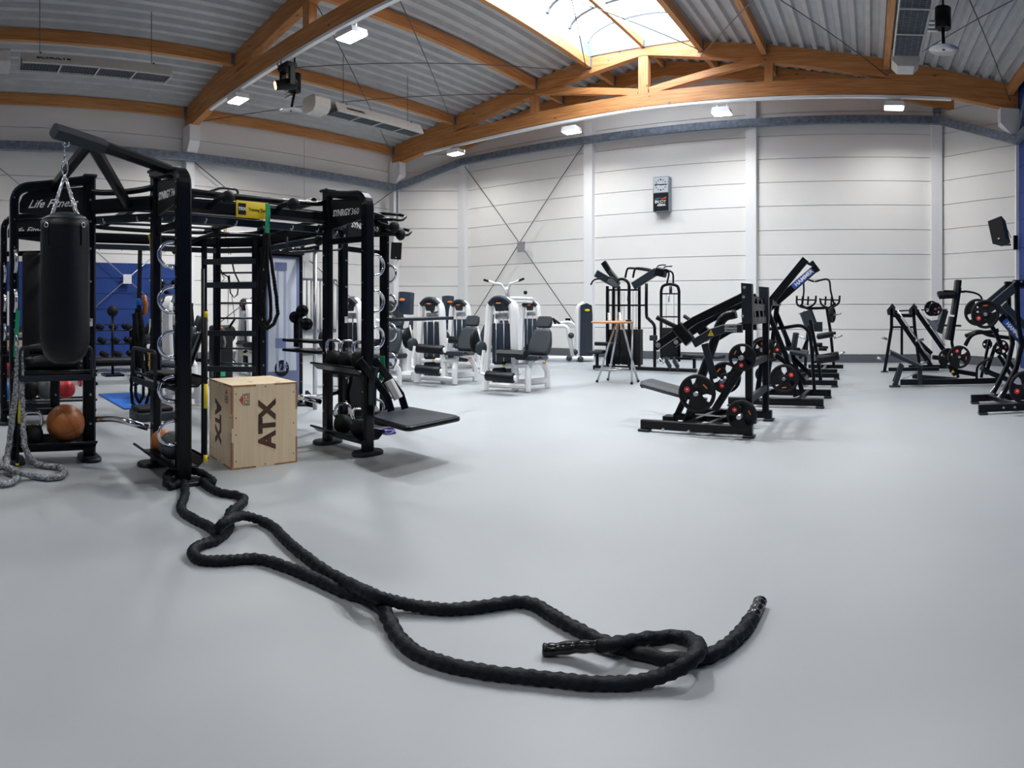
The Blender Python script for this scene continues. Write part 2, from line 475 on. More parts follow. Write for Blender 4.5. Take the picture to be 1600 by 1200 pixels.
# purlins between the trusses
PXS = [-14.35, -11.6, -8.68, -7.0, RIDGE, -4.0, -2.45, .39, 3.3]
for x in PXS:
    for y0, y1, wh in ((13.6, 14.86, 'beyond the far truss'), (6.2, 13.4, 'between the two visible trusses'), (-1.2, 6.0, 'over the camera')):
        z = zroof(x) - .01
        if x == RIDGE: w_, h_ = .09, .22
        else: w_, h_ = .13, .3
        b = MB(); b.bar((x, y0, z - h_/2), (x, y1, z - h_/2), w_, h_, c=.03)
        b.build('purlin', 'beamy', kind='structure')
        b = MB()
        b.box((x, y1 + .005, z - h_ - .01), (w_ + .03, .06, .02)); b.box((x + w_/2 + .008, y1 - .04, z - h_/2), (.012, .1, h_)); 
        b.build('purlin_shoe', 'galv', bpy.data.objects[-1] if False else COL.objects[-1])
# columns
def column(x, y, dx, dy, h, z0=0):
    b = MB(); b.box((x, y, z0 + h/2), (dx, dy, h), e=.0); return b.build('steel_column', 'white', kind='structure')
for x in (-12.7, -7.9, -3.11, 1.75):
    column(x, YB - .07, .28, .22, zroof(x) - .5)
    if -12 < x: 
        b = MB(); b.box((x, YB - .22, zroof(x) - .55), (.22, .1, .12)); b.box((x - .07, YB - .22, zroof(x) - .7), (.025, .04, .25)); b.box((x + .07, YB - .22, zroof(x) - .7), (.025, .04, .25)); b.build('column_clamp', 'galv', kind='structure')
for y in (-1.3, 6.1, 13.5):
    column(XL + .1, y, .24, .24, 6.3)
    # white haunch under the truss foot
    b = MB(); b.prism([(XL+.02, y-.15, 5.62), (XL+.3, y-.15, 5.62), (XL+.52, y-.15, 5.95), (XL+.52, y-.15, 6.42), (XL+.02, y-.15, 6.42)], (0, .3, 0))
    b.build('column_haunch', 'white', kind='structure')
    b = MB(); b.prism([(XR-.02, y-.15, 5.62), (XR-.2, y-.15, 5.62), (XR-.5, y-.15, 5.95), (XR-.5, y-.15, 6.35), (XR-.02, y-.15, 6.35)], (0, .3, 0))
    b.build('column_haunch', 'white', kind='structure')
# galvanised belt beam round the walls
def belt(path, name='belt_beam'):
    b = MB(); b.bar(0, 0, .12, .22, path=path, up=(0, 0, 1), c=.04); return b.build(name, 'galv', kind='structure')
belt([(XL + .3, YS, 5.53), (XL + .3, CH - .1, 5.53)])
belt([(XL + .3, CH - .1, 5.53), (XA, YB - .25, 6.45)])
belt([(XA, YB - .25, 6.46), (XB, YB - .25, 6.46)])
belt([(XB, YB - .25, 6.45), (XR - .12, CH - .2, 5.5)])
belt([(XR - .12, CH - .2, 5.5), (XR - .12, 6, 5.5)])
b = MB(); b.bar((XR-.1, CH-.3, 5.6), (XR-.1, CH-1.2, 6.6), .1, .16); b.build('knee_brace', 'galv', kind='structure')
column(XR - .06, CH - .05, .1, .12, 5.45)
# wind braces: crossed rods with a plate
def brace(p00, p11, p01, p10, m, name, off, lab):
    c = (V(p00) + V(p11) + V(p01) + V(p10)) / 4
    t = thing(name, lab, None, c, kind='structure')
    for a, bb in ((p00, p11), (p01, p10)):
        b = MB(); b.tube([a, bb], .014, n=6); b.build('brace_rod', m, t)
    return t, c
t, c = brace((-12.6, YB-.16, 6.35), (-8.05, YB-.16, .6), (-8.05, YB-.17, 6.35), (-12.6, YB-.17, .6), 'rod', 'wind_brace', 0, 'crossed steel wind brace with square plate on the back wall')
pc = PY(814, 386, YB - .18)
b = MB(); b.box((pc.x, YB-.18, pc.z), (.28, .03, .32)); [b.cyl((pc.x + a*.1, YB-.2, pc.z + e*.11), (pc.x + a*.1, YB-.17, pc.z + e*.11), .03) for a in (-1, 1) for e in (-1, 1)]; b.build('gusset_plate', 'steel', t)
t, c = brace((XL+.18, 6.2, 5.45), (XL+.18, 13.4, .5), (XL+.2, 13.4, 5.45), (XL+.2, 6.2, .5), 'rod', 'wind_brace', 0, 'crossed steel wind brace on the white part of the left wall')
b = MB(); b.box((XL+.2, 9.8, 2.98), (.03, .3, .32)); b.build('gusset_plate', 'steel', t)
pc = PX(199, 436, XL + .2)
t, c = brace((XL+.18, pc.y - 2.2, pc.z - 1.87), (XL+.18, pc.y + 1.7, pc.z + 1.45), (XL+.2, pc.y - 3.6, pc.z + 3.06), (XL+.2, pc.y + 1.7, pc.z - 1.45), 'steel', 'wind_brace', 0, 'crossed pale wind brace on the blue part of the left wall')
pc = PX(199, 436, XL + .2)
b = MB(); b.box((XL+.2, pc.y, pc.z), (.03, .22, .24)); b.build('gusset_plate', 'print', t)
# roof brace rods
def rod(p, q, r=.012):
    b = MB(); b.tube([p, q], r, n=6); b.build('roof_brace_rod', 'rod', kind='structure')
def rz(x, y, d=.45): return (x, y, zroof(x) - d)
for xa, xb in ((-14.3, -8.7), (-11.6, -7.0), (-4.0, .39), (.39, 3.3)):
    rod(rz(xa, 6.2), rz(xb, 13.4)); rod(rz(xb, 6.2), rz(xa, 13.4))
rod(rz(-7.0, 6.4, .35), rz(-4.0, 13.2, .35)); rod(rz(-4.0, 6.4, .35), rz(-7.0, 13.2, .35))
# cable trunking under the bottom chords
for Y in (13.5, 6.1):
    b = MB(); b.bar(0, 0, .1, .07, path=[(-12.9, Y - .06, 6.5), (RIDGE, Y - .06, 6.6), (1.9, Y - .06, 6.52)], up=(0, 0, 1), c=.04); b.build('cable_trunking', 'white', kind='structure')
# ---------------------------------------------------------------- lamps
M['lamp_glow'] = emis('lamp_diffuser', (1, 0.99, 0.97), 14)
def floodlight(x, Y, lab, grp=None, w=.46, pw=None):
    z = 6.42
    t = thing('ceiling_light', lab, 'lamp', (x, Y - .06, z), group=grp)
    b = MB(); b.prism([(x - w/2, Y-.06-w*.36, z-.17), (x + w/2, Y-.06-w*.36, z-.17), (x + w/2 - .03, Y-.06-w*.36, z-.04), (x - w/2 + .03, Y-.06-w*.36, z-.04)], (0, w*.72, 0)); b.build('housing', 'white', t)
    b = MB(); b.box((x, Y-.06, z-.175), (w*.92, w*.62, .03)); b.build('diffuser', 'lamp_glow', t)
    for s in (-1, 1):
        b = MB(); b.box((x + s*.12, Y-.06, z+.0), (.02, .03, .12)); b.build('bracket', 'steel', t)
    area_light('lamp_light', (x, Y-.06, z-.2), .42, .3, pw or LAMP_W, (1, .985, .96), spread=150)
LAMP_W = 112
for px, lab in ((712, 'white flood lamp under the far truss, leftmost of four, by the left corner'), (893, 'white flood lamp under the far truss above the crossed wind brace'), (1128, 'white flood lamp under the far truss above and right of the wall clock'), (1397, 'white flood lamp under the far truss at its right end')):
    floodlight(PY(px, 200, 13.44).x, 13.5, lab, pw=37)
for px, lab in ((372, 'white flood lamp under the near truss close to its foot on the left wall'), (549, 'large bright flood lamp under the near truss, top centre left')):
    floodlight(PY(px, 100, 6.04).x, 6.1, lab)
floodlight(-3.2, 6.1, 'flood lamp under the near truss above the picture', pw=108)
floodlight(.4, 6.1, 'flood lamp under the near truss above the picture, right end', pw=108)
for x, w_ in ((-12, 'leftmost'), (-8, 'second from the left'), (-3.5, 'second from the right'), (.4, 'rightmost')): floodlight(x, -1.3, 'added unseen fill lamp under the truss behind the camera, ' + w_, pw=36 if x < -5 else 34)  # invented lamps out of view, added to lift the light on the near side
# ---------------------------------------------------------------- the training rig: an eight-sided hub with storage arms
HUB = [V((-4.8, 1.72, 0)), V((-4.8, 3.57, 0)), V((-5.18, 4.07, 0)), V((-7.02, 4.07, 0)), V((-7.4, 3.57, 0)), V((-7.4, 1.72, 0)), V((-7.02, 1.21, 0)), V((-5.18, 1.21, 0))]
rig = thing('training_rig', 'large black eight-sided training rig with arched storage arms, chrome rings and cross beams', 'exercise rig', (-6.1, 2.64, 0))
def zz(v, z): return V((v.x, v.y, z))
def bolt(b, c, n, r=.011):
    c = V(c); n = V(n).normalized(); b.cyl(c, c + n * .008, r, n=8); b.cyl(c + n*.008, c + n * .013, r * .6, n=6)
def base_foot(c, ax):
    b = MB(); a = V(ax); s = V((a.y, -a.x, 0)); L, r = .17, .095
    pts = []
    for k in range(9): t = R(-90 + 22.5*k); pts.append(V(c) + a*(L - r + r*math.cos(t)) + s*r*math.sin(t))
    for k in range(9): t = R(90 + 22.5*k); pts.append(V(c) + a*(-L + r + r*math.cos(t)) + s*r*math.sin(t))
    i0 = b.ring([p + V((0,0,.0)) for p in pts]); i1 = b.ring([p + V((0,0,.028)) for p in pts]); i2 = b.ring([V(c) + (p - V(c)) * .93 + V((0,0,.038)) for p in pts])
    b.skin([i0, i1, i2], smooth=False)
    return b
def post(c, h, along, w=.078, dp=.115):
    b = MB(); b.bar(zz(c, .03), zz(c, h), w, dp, up=along, c=.25); b.build('post', 'black', rig)
    b = MB(); b.box(zz(c, h + .012), (dp + .012, dp + .012, .03), e=.01); b.build('post_cap', 'slate', rig)
def ring_handle(c, along, out):
    # open D ring: legs come out of the post, the round end stands off it
    c = V(c); o = V(out); u = V((0, 0, 1)); r = .098
    pts = [c + u*r, c + o*.05 + u*r] + [c + o*(.05 + r*math.sin(R(t))*1.05) + u*r*math.cos(R(t)) for t in range(20, 161, 20)] + [c + o*.05 - u*r, c - u*r]
    b = MB(); b.tube(pts, .0155, n=8)
    for z in (r, -r): b.cyl(c + u*z - o*.10, c + u*z - o*.075, .016, n=8)
    b.build('chrome_ring', 'chrome', rig)
def tray(r, along, L, out, z, wd=.34, lipa=True):
    # a shallow folded shelf between two posts with raised lips on both long sides
    r = V(r); a = V(along); o = V(out)
    prof = [(-wd/2-.02, .055), (-wd/2, .05), (-wd/2+.06, 0), (wd/2-.06, 0), (wd/2, .05), (wd/2+.02, .055)]
    A = [r - a*.03 + o*x + V((0,0,z+h)) for x, h in prof]; B = [r + a*(L+.03) + o*x + V((0,0,z+h)) for x, h in prof]
    b = MB(); t = V((0, 0, -.012))
    for i in range(len(prof) - 1): b.prism([A[i], A[i+1], B[i+1], B[i]], t)
    b.bar(r - a*.02 + V((0,0,z-.03)), r + a*(L+.02) + V((0,0,z-.03)), .1, .04)
    for s in (-1, 1): b.tube([A[0 if s < 0 else -1] + V((0,0,0)), B[0 if s < 0 else -1]], .012)
    b.build('tray', 'black', rig)
def guard(r, along, L, out, z, off=.22, h=.27):
    r = V(r); a = V(along); o = V(out)
    p = [r + o*.02 + V((0,0,z)) , r + o*off + V((0,0,z)), r + o*off + V((0,0,z+h)), r + a*L + o*off + V((0,0,z+h)), r + a*L + o*off + V((0,0,z)), r + a*L + o*.02 + V((0,0,z))]
    b = MB(); b.tube(bend(p[1:5], .05), .015); b.bar(p[1], p[4], .02, .05); b.tube([p[0], p[1]], .014); b.tube([p[5], p[4]], .014)
    b.build('guard_rail', 'slate', rig)
def arm(rear, along, out, sign='SYNRGY360', trays=(.80, .15), rings=5, L=.63, guards=False, detail=True):
    a = V(along); o = V(out); r = V(rear); f = r + a*L
    post(r, 2.62, a)
    path = [zz(f, .03), zz(f, 1.2), zz(f, 2.2)] + bend([zz(f, 2.2), zz(f, 2.50), zz(f - a*.3, 2.53), zz(r, 2.60)], .17, 8)[1:]
    b = MB(); b.bar(0, 0, .078, .125, path=path, up=o, c=.25)
    # up=o makes the bar's h run along out: width lies in the arm's plane
    b.build('arch', 'black', rig)
    for c in (r, f): base_foot(c, o).build('foot', 'slate', rig)
    # curved sign with its lettering
    poly = [r + a*.05 + V((0,0,2.21)), f - a*.05 + V((0,0,2.27)), f - a*.05 + V((0,0,2.36)), f - a*.08 + V((0,0,2.43)), f - a*.14 + V((0,0,2.47)), r + a*.05 + V((0,0,2.53))]
    b = MB(); b.prism([p - o*.012 for p in poly], o*.024); sg = b.build('sign_panel', 'blackm', rig)
    for s in (1, -1):
        rt = a * s * (1 if False else 1)
        n = o * s
        right = V((0,0,1)).cross(n)
        cx = (r + f) * .5 + V((0,0,2.36)) + n*.0135
        upv = V((0, 0, 1)); 
        tl = .055 * (1 if right.dot(a) < 0 else -1)
        right2 = (right + V((0, 0, tl * 1.2))).normalized()
        if sign == 'SYNRGY360':
            text('SYNRGY', .092, cx - right2*.07, right2, upv, 'print', sg, bold=.0028, sx=.80, shear=.18)
            text('360', .092, cx + right2*.14, right2, upv, 'print', sg, sx=.9, shear=.18)
        else:
            text('Life Fitness', .105, cx, right2, upv, 'print', sg, shear=.55, bold=.001, sx=.95)
    b = MB(); b.bar(zz(r, 2.09) + a*.04, zz(f, 2.07) - a*.03, .03, .06); b.build('cross_bar', 'black', rig)
    for z in trays: tray(r, a, L, o, z)
    if guards: guard(r + a*.03, a, L - .06, o, trays[0] + .0)
    for k in range(rings): ring_handle(zz(f, 1.82 - .347*k) + o*.05, a, o)
    b = MB()
    for z in (.35, .62, .95, 1.3, 1.65, 1.95, 2.2, 2.4):
        for c in (r, f):
            for s in (1, -1): bolt(b, zz(c, z) + o*s*.052, o*s)
    for t in (.12, .5, .85): bolt(b, r + a*L*t + V((0,0,2.6 - .07*t)) , (0,0,1))
    b.build('bolts', 'steel', rig, kind='stuff')
    for c in (r, f):
        b = MB(); b.box(zz(c, 1.28) + o*.054, (.004 if abs(o.x) > .5 else .04, .004 if abs(o.y) > .5 else .04, .07)); b.build('caution_sticker', 'sticker', rig)
X_, Y_ = V((1, 0, 0)), V((0, 1, 0))
arm(HUB[0], X_, -Y_, guards=True)
arm(HUB[1], X_, Y_, trays=(.80, .15))
arm(HUB[2], Y_, X_, trays=(.15,), rings=5)
arm(HUB[7], -Y_, X_, sign='Life', guards=True, rings=4, L=.69)
arm(HUB[6], -Y_, X_, sign='Life', guards=False, rings=3)
arm(HUB[3], Y_, X_, trays=(), rings=0)
for k in (4, 5): post(HUB[k], 2.62, X_)
# ring of beams
def beam(i, j, z=2.34, w=.10, h=.13, m='black'):
    b = MB(); p, q = HUB[i], HUB[j]; d = (q - p).normalized(); b.bar(zz(p + d*.04, z), zz(q - d*.04, z), w, h, c=.3); b.build('cross_beam', m, rig)
for i in range(8):
    j = (i + 1) % 8
    beam(i, j)
    p, q = HUB[i], HUB[j]; d = (q - p).normalized(); n = V((d.y, -d.x, 0))
    b = MB(); b.bar(zz(p + d*.04, 2.22) - n*.04, zz(q - d*.04, 2.22) - n*.04, .035, .07, c=.1)
    b.build('hook_rail', 'slate', rig)
    L = (q - p).length; nh = max(2, int(L / .3))
    b = MB()
    for k in range(nh):
        c = p + d * L * (k + .5) / nh + n*.0
        c = zz(c, 2.2)
        b.tube([c, c + n*.03 - V((0,0,.02)), c + n*.055, c + n*.055 + V((0,0,.02))], .006, n=6)
    b.build('hooks', 'steel', rig, kind='stuff')
    m = zz((p + q) / 2, 2.46)
    b = MB(); b.tube(sm([zz(p, 2.52), zz(p, 2.52) * .8 + m * .2 - V((0,0,.03)), m, zz(q, 2.52) * .8 + m * .2 - V((0,0,.03)), zz(q, 2.52)], 5), .028, n=10); b.build('curved_rail', 'black', rig)
# pull-up pegs on the long beams, board, bent rods
def peg(p, out):
    p = V(p); o = V(out); b = MB()
    b.tube(sm([p - o*.02, p + o*.12 + V((0,0,.02)), p + o*.22 + V((0,0,.015))], 4), .026, n=10)
    b.sphere(p + o*.27 + V((0,0,.0)), .062, (1, 1, .95)); b.build('pull_up_knob', 'rubber', rig)
for y in (2.28, 2.96): peg((-4.78, y, 2.385), X_)
for x in (-5.0, -4.9): pass
bd = MB(); c = V((-4.742, 2.66, 2.335)); bd.box(c, (.012, .36, .16), e=.004); board = bd.build('signboard', 'yellow', rig, label='yellow board hung on the cross beam, lettered Training Zone')
b = MB(); b.box(c + V((.007, -.12, 0)), (.004, .08, .11)); b.build('logo_square', 'blackm', board)
text('TRX', .042, c + V((.0095, -.12, 0)), (0, 1, 0), (0, 0, 1), 'print', board, bold=.002)
text('Training Zone', .042, c + V((.0075, .05, 0)), (0, 1, 0), (0, 0, 1), 'blackm', board, sx=.85)
def rodp(pts, r=.014, m='slate', name='bent_rod', rr=.04):
    b = MB(); b.tube(bend(pts, rr), r); return b.build(name, m, rig)
rodp([(-5.6, 2.2, 2.5), (-5.6, 2.75, 2.72), (-5.6, 2.95, 2.72), (-5.6, 2.95, 2.5)])
rodp([(-5.0, 3.2, 2.14), (-5.0, 3.2, 1.98), (-5.0, 3.9, 2.05), (-5.0, 3.95, 2.22)], .012)
# monkey bars across the hub
for y in (1.9, 3.4):
    b = MB(); b.bar((-4.8, y, 2.5), (-7.4, y, 2.5), .06, .08, c=.3); b.build('monkey_rail', 'black', rig)
for k in range(7):
    x = -5.1 - k * .34; b = MB(); b.tube([(x, 1.9, 2.5), (x, 3.4, 2.5)], .017); b.build('monkey_bar', 'slate', rig)
# grip handles beyond the far corner
for z, y0, dx in ((2.56, 4.4, 0), (2.38, 4.46, .03)):
    rodp([(-5.3 + dx, y0, z), (-5.12 + dx, y0 + .5, z), (-5.03 + dx, y0 + .52, z - .03), (-5.0 + dx, y0 + .42, z - .09), (-5.14 + dx, y0 + .1, z - .09)], .02, 'black', 'grip_bar')
for y, z in ((4.55, 2.36), (4.65, 2.28)):
    b = MB(); b.tube([(-5.18, y, z + .08), (-4.95, y + .05, z)], .022); b.sphere((-4.92, y + .07, z), .06, (1, 1, 1.2)); b.build('pull_up_knob', 'rubber', rig)
# boom for the punching bag with two struts
tip = V((-4.0, .70, 2.68)); heel = V((-4.45, 1.72, 2.56))
d = (tip - heel).normalized()
b = MB(); b.bar(heel, tip - d*.35, .075, .09, c=.35); b.build('bag_boom', 'black', rig)
b = MB(); b.bar(tip - d*.42, tip + d*.02, .12, .115, c=.4); b.build('boom_head', 'slate', rig)
p1 = tip - d*.30
for q in (PL(200, 322, HUB[7], HUB[0]), PX(85, 292, -5.18)):
    b = MB(); b.bar(q, q + (p1 - q)*.97, .075, .1, c=.3); b.build('boom_strut', 'black', rig)
# chrome dip bar and foot bars low down
def cbar(pts, r=.027): 
    b = MB(); b.tube(bend(pts, .08), r, n=12); b.build('chrome_foot_bar', 'chrome', rig)
cbar([(-5.28, 1.14, .355), (-5.06, 1.42, .40), (-4.83, 1.655, .345)], .031)
cbar([(-4.83, 3.5, .44), (-4.85, 3.3, .50), (-4.98, 3.28, .50), (-5.0, 3.6, .46), (-5.18, 4.0, .46)])
# step platform hooked to the far arm
stp = [V((-3.98, 3.44, 0)), V((-3.40, 3.34, 0)), V((-3.40, 4.05, 0)), V((-4.16, 4.10, 0)), V((-4.22, 3.9, 0))]
def rnd(P, r=.08, k=5):
    out = []
    for i in range(len(P)):
        a, bb, c = P[i-1], P[i], P[(i+1) % len(P)]; s = bb + (a-bb).normalized()*r; e = bb + (c-bb).normalized()*r
        for j in range(k+1): t = j/k; out.append(s*(1-t)**2 + bb*2*t*(1-t) + e*t*t)
    return out
pz = .415; rp = rnd(stp)
cc = sum(stp, V((0,0,0))) / len(stp)
def sc_(f, z): return [cc + (p - cc)*f + V((0,0,z)) for p in rp]
b = MB(); b.skin([b.ring(sc_(.90, pz-.05)), b.ring(sc_(.99, pz-.04)), b.ring(sc_(1.0, pz-.022)), b.ring(sc_(.99, pz-.005)), b.ring(sc_(.955, pz))], smooth=True); b.build('step_platform', 'black', rig)
b = MB(); b.skin([b.ring(sc_(.95, pz)), b.ring(sc_(.94, pz+.006))], smooth=False); b.build('step_mat', 'pad', rig)
f2 = HUB[1] + X_*.63
for s in (-.10, .08):
    b = MB(); b.bar(0, 0, .03, .07, path=[f2 + V((.03, s - .03, .93)), f2 + V((.06, s + .02, .86)), f2 + V((.10, s + .12, .72)), f2 + V((.16, s + .2, .58)), f2 + V((.2, s + .22, .44))], c=.3); b.build('platform_arm', 'black', rig)
b = MB(); b.bar(f2 + V((.02, -.0, .68)), f2 + V((.04, .02, .86)), .16, .05, c=.2); b.bar(f2 + V((.05, .0, .5)), f2 + V((.05, .0, .7)), .1, .06); b.build('platform_bracket', 'slate', rig)
b = MB(); b.bar(f2 + V((.12, .16, .72)), f2 + V((.19, .22, .55)), .07, .09, c=.3); b.build('warning_label', 'sticker', rig)

# ladder on the far facet and the cable column
def lp(t, z, off=0.0):
    p, q = HUB[4], HUB[3]; d = (q - p).normalized(); n = V((d.y, -d.x, 0)); return V((p.x, p.y, 0)) + (q - p) * t + n*off + V((0, 0, z))
for t, m in ((-.05, 'slate'), (.84, 'black')):
    b = MB(); b.bar(lp(t, .02), lp(t, 2.45), .035, .05); b.build('ladder_rail', m, rig)
for k in range(9):
    b = MB(); b.tube([lp(-.05, .42 + .213*k), lp(.84, .42 + .213*k)], .014); b.build('ladder_rung', 'slate', rig)
for t in (-.22, .9):
    b = MB(); b.bar(lp(t, .02, .22), lp(t, 2.38, .22), .05, .07); b.build('ladder_rail', 'black', rig)
for z in (.58, 1.07, 1.73, 2.05):
    b = MB(); b.bar(lp(-.22, z, .25), lp(.92, z, .25), .03, .075, c=.1); b.build('ladder_crossboard', 'slate', rig)
b = MB(); b.tube(sm([lp(-.9, 2.18, .3), lp(-.5, 2.32, .32), lp(-.1, 2.40, .3), lp(.5, 2.41, .28), lp(1.1, 2.39, .2)], 5), .027, n=10); b.build('curved_rail', 'black', rig)
# frosted shroud of the cable column
frost = mat('frosted_shroud', (0.58, 0.63, 0.72), 0.35, var=.08, scale=2.5); M['frost_rod'] = mat('frosted_rod', (.34, .38, .52), .4)
M['shroud_blue'] = mat('shroud_edge', (0.15, 0.18, 0.34), 0.4)
cx, cy = -7.02, 4.40
b = MB(); b.box((cx + .03, cy, 1.1), (.05, .56, 2.12), e=.012); sh = b.build('column_shroud', 'shroud_blue', rig, label='blue-edged frosted cover of the cable column')
b = MB(); b.box((cx + .057, cy - .02, 1.32), (.008, .47, 1.6), e=.003); b.build('frosted_window', frost, sh)
for yy in (-.07, .05):
    b = MB(); b.box((cx + .0625, cy - .03 + yy, 1.27), (.003, .035, 1.5)); b.build('guide_rod', 'frost_rod', sh)
for z, w_, h_ in ((2.0, .2, .12), (.92, .17, .14)):
    b = MB(); b.box((cx + .064, cy - .05, z), (.004, w_, h_)); b.build('weight_block', 'shroud_blue', sh)
b = MB(); b.cyl((cx + .055, cy - .03, .56), (cx + .062, cy - .03, .56), .12, n=24); b.build('emblem', 'blackm', sh)
text('LF', .15, (cx + .0635, cy - .03, .56), (0, 1, 0), (0, 0, 1), 'shroud_blue', sh, 'emblem_letters', shear=.4, bold=.004)
b = MB(); b.box((cx + .0, cy + .30, 1.25), (.08, .04, 2.5)); b.build('column_side', 'black', rig)
b = MB(); b.box((cx + .05, cy, 2.17), (.06, .6, .04)); b.build('column_cap', 'black', rig)
b = MB(); b.prism([(cx + .1, cy + .33, .0), (cx+.35, cy+.33, .0), (cx+.32, cy+.33, .1), (cx + .2, cy+.33, .17), (cx + .12, cy+.33, .22)], (0, .05, 0)); b.build('column_foot', 'black', rig)
# suspended pole and target inside the far side
b = MB(); b.tube([(-5.3, 3.95, .1), (-5.3, 3.95, 2.1)], .022, n=12); b.cyl((-5.3, 3.95, 1.42), (-5.3, 3.95, 1.46), .034); b.build('chrome_pole', 'chrome', rig)
b = MB(); b.bar((-5.0, 3.60, 2.3), (-5.0, 3.60, 2.17), .02, .02); b.sphere((-5.0, 3.60, 2.13), .055); b.build('pull_up_knob', 'rubber', rig)
b = MB(); b.bar((-7.0, 4.72, 2.24), (-6.5, 4.66, 2.24), .06, .08); b.build('side_arm', 'black', rig)
b = MB(); b.tube([(-6.56, 4.66, .0), (-6.56, 4.66, 2.24)], .03, n=12); b.build('steel_pole', 'steel', rig)

# sign over the cable column, pad column, pulleys and the long swing bar
b = MB(); b.box((-6.90, 4.40, 2.30), (.03, .62, .25), e=.01); sg = b.build('sign_panel', 'blackm', rig)
text('SYNRGY', .10, (-6.883, 4.33, 2.30), (0, 1, 0), (0, 0, 1), 'print', sg, bold=.0028, sx=.80, shear=.18); text('360', .10, (-6.883, 4.57, 2.30), (0, 1, 0), (0, 0, 1), 'print', sg, sx=.9, shear=.18)
b = MB(); b.box((-6.62, .87, 1.38), (.12, .22, 1.36), e=.05); b.build('pad_column', 'rubber', rig)
for z, w_ in ((1.62, .2), (1.05, .18)):
    b = MB(); b.tube([(-6.9, .87, z), (-6.6, .87, z)], .02); b.build('pad_bracket', 'black', rig)
for z in (1.02, .90):
    b = MB(); b.bar((-6.05, 3.92, z), (-5.45, 3.98, z), .25, .035, c=.3); b.build('foot_plate', 'black', rig)
b = MB(); b.bar((-6.03, 4.0, .93), (-6.03, 4.0, 1.35), .05, .06); b.build('pulley_post', 'black', rig)
for c in ((-5.98, 3.95, 1.30), (-5.86, 3.97, 1.38), (-5.78, 3.98, 1.22)):
    b = MB(); b.lathe(c, (1, -.5, 0), [(.02, -.03), (.075, -.03), (.06, 0), (.075, .03), (.02, .03)], n=14); b.build('pulley_wheel', 'black', rig)
q = D(708, 497, 8.3)
b = MB(); b.tube([V((-5.2, 4.78, 1.27)), V((-5.6, 6.0, 1.27)).lerp(q, .4), q], .026, n=10); b.build('long_swing_bar', 'slate', rig)
b = MB(); b.bar((-5.2, 4.75, 1.45), (-5.35, 5.15, 1.27), .05, .09); b.build('bar_bracket', 'black', rig)
# ---------------------------------------------------------------- gear on and round the rig
def rope_mesh(b, pts, r, step=.012, n=12, amp=.09, pitch=.05, k=2, rough=.03, seed=1):
    # resampled sleeve with slanting folds
    P = [V(p) for p in pts]; S = [0.0]
    for i in range(1, len(P)): S.append(S[-1] + (P[i] - P[i-1]).length)
    L = S[-1]; m = max(4, int(L / step)); rnd_ = random.Random(seed); Q = []; j = 0
    for i in range(m + 1):
        s = L * i / m
        while j < len(S) - 2 and S[j+1] < s: j += 1
        t = (s - S[j]) / max(1e-9, S[j+1] - S[j]); Q.append(P[j].lerp(P[j+1], min(1, t)))
    sd = None; rings = []; ph = 0
    for i in range(m + 1):
        d = (Q[min(i+1, m)] - Q[max(i-1, 0)]).normalized()
        if sd is None: sd, u = frame_of(d)
        sd = (sd - d * sd.dot(d)).normalized(); u = sd.cross(d)
        s = L * i / m; ph += 2*math.pi*(L/m)/pitch * (1 + .35*math.sin(s*3.1 + seed) + .2*math.sin(s*7.7))
        rr = [r * (1 + amp * math.sin(k*a - ph) * (1 if math.sin(k*a-ph) > 0 else .6) + rough * math.sin(3*a + s*41)) for a in [2*math.pi*q/n for q in range(n)]]
        rings.append(b.ring([Q[i] + (sd*math.cos(2*math.pi*q/n) + u*math.sin(2*math.pi*q/n)) * rr[q] for q in range(n)]))
    b.skin(rings, smooth=True); return b
def FZ(x, y, z):                       # the point at height z under a pixel (below the horizon)
    s, c, t = rays(x, y); d = (z - EYE) / t; return V((d*s, d*c, z))
M['sleeve'] = mat('nylon_rope_sleeve', (0.0045, 0.0075, 0.011), 0.55, bump=.5, bscale=70, spec=.2)
rr = .031
br = thing('battle_rope', 'thick black sleeved battle rope looped round the front post foot and snaking across the floor', 'rope', (-3.0, 1.9, 0))
upper = [(285,752,0),(289,772,0),(283,795,0),(302,810,0),(326,822,.0),(339,830,.03),(344,822,.08),(358,812,.10),(378,806,.05),(402,811,.01),(425,822,0),(441,838,0),(457,853,0),(482,873,0),(510,893,0),(545,912,.04),(582,929,.075),(620,941,.02),(680,951,0),(720,951,0),(770,945,0),(810,940,0),(838,946,0),(862,961,0),(900,982,0),(938,1001,0),(965,1010,0),(1005,1022,0),(1052,1030,0),(1100,1027,0),(1140,1005,0),(1165,980,0),(1174,966,0)]
lower = [(317,752,0),(325,760,0),(342,769,0),(366,773,0),(381,779,0),(376,789,0),(361,799,0),(358,812,0),(356,828,0),(338,843,0),(312,852,.0),(301,863,0),(312,874,0),(345,876,0),(400,873,0),(440,883,0),(490,903,0),(540,925,0),(582,938,0),(601,956,0),(613,980,0),(628,1002,0),(655,1022,0),(700,1038,0),(760,1050,0),(850,1060,0),(920,1067,0),(980,1067,0),(1035,1056,.02),(1072,1037,.06),(1090,1018,.07),(1085,1003,.03),(1062,995,0),(1028,996,0),(990,1001,.03),(955,1007,.06),(938,1010,.05)]
wrap = [(-4.06, 1.57, rr), (-4.2, 1.60, rr + .05), (-4.27, 1.72, rr + .06), (-4.19, 1.86, rr + .05), (-4.04, 1.92, rr)]
A = [FZ(x, y, rr + dz) for x, y, dz in upper]; Bp = [FZ(x, y, rr + dz) for x, y, dz in lower]
pth = sm(A[::-1] + [V(p) for p in wrap] + Bp, 8)
b = MB(); rope_mesh(b, pth, rr, pitch=.05, k=1, amp=.13, rough=.05, n=14, seed=3); b.build('rope_sleeve', 'sleeve', br)
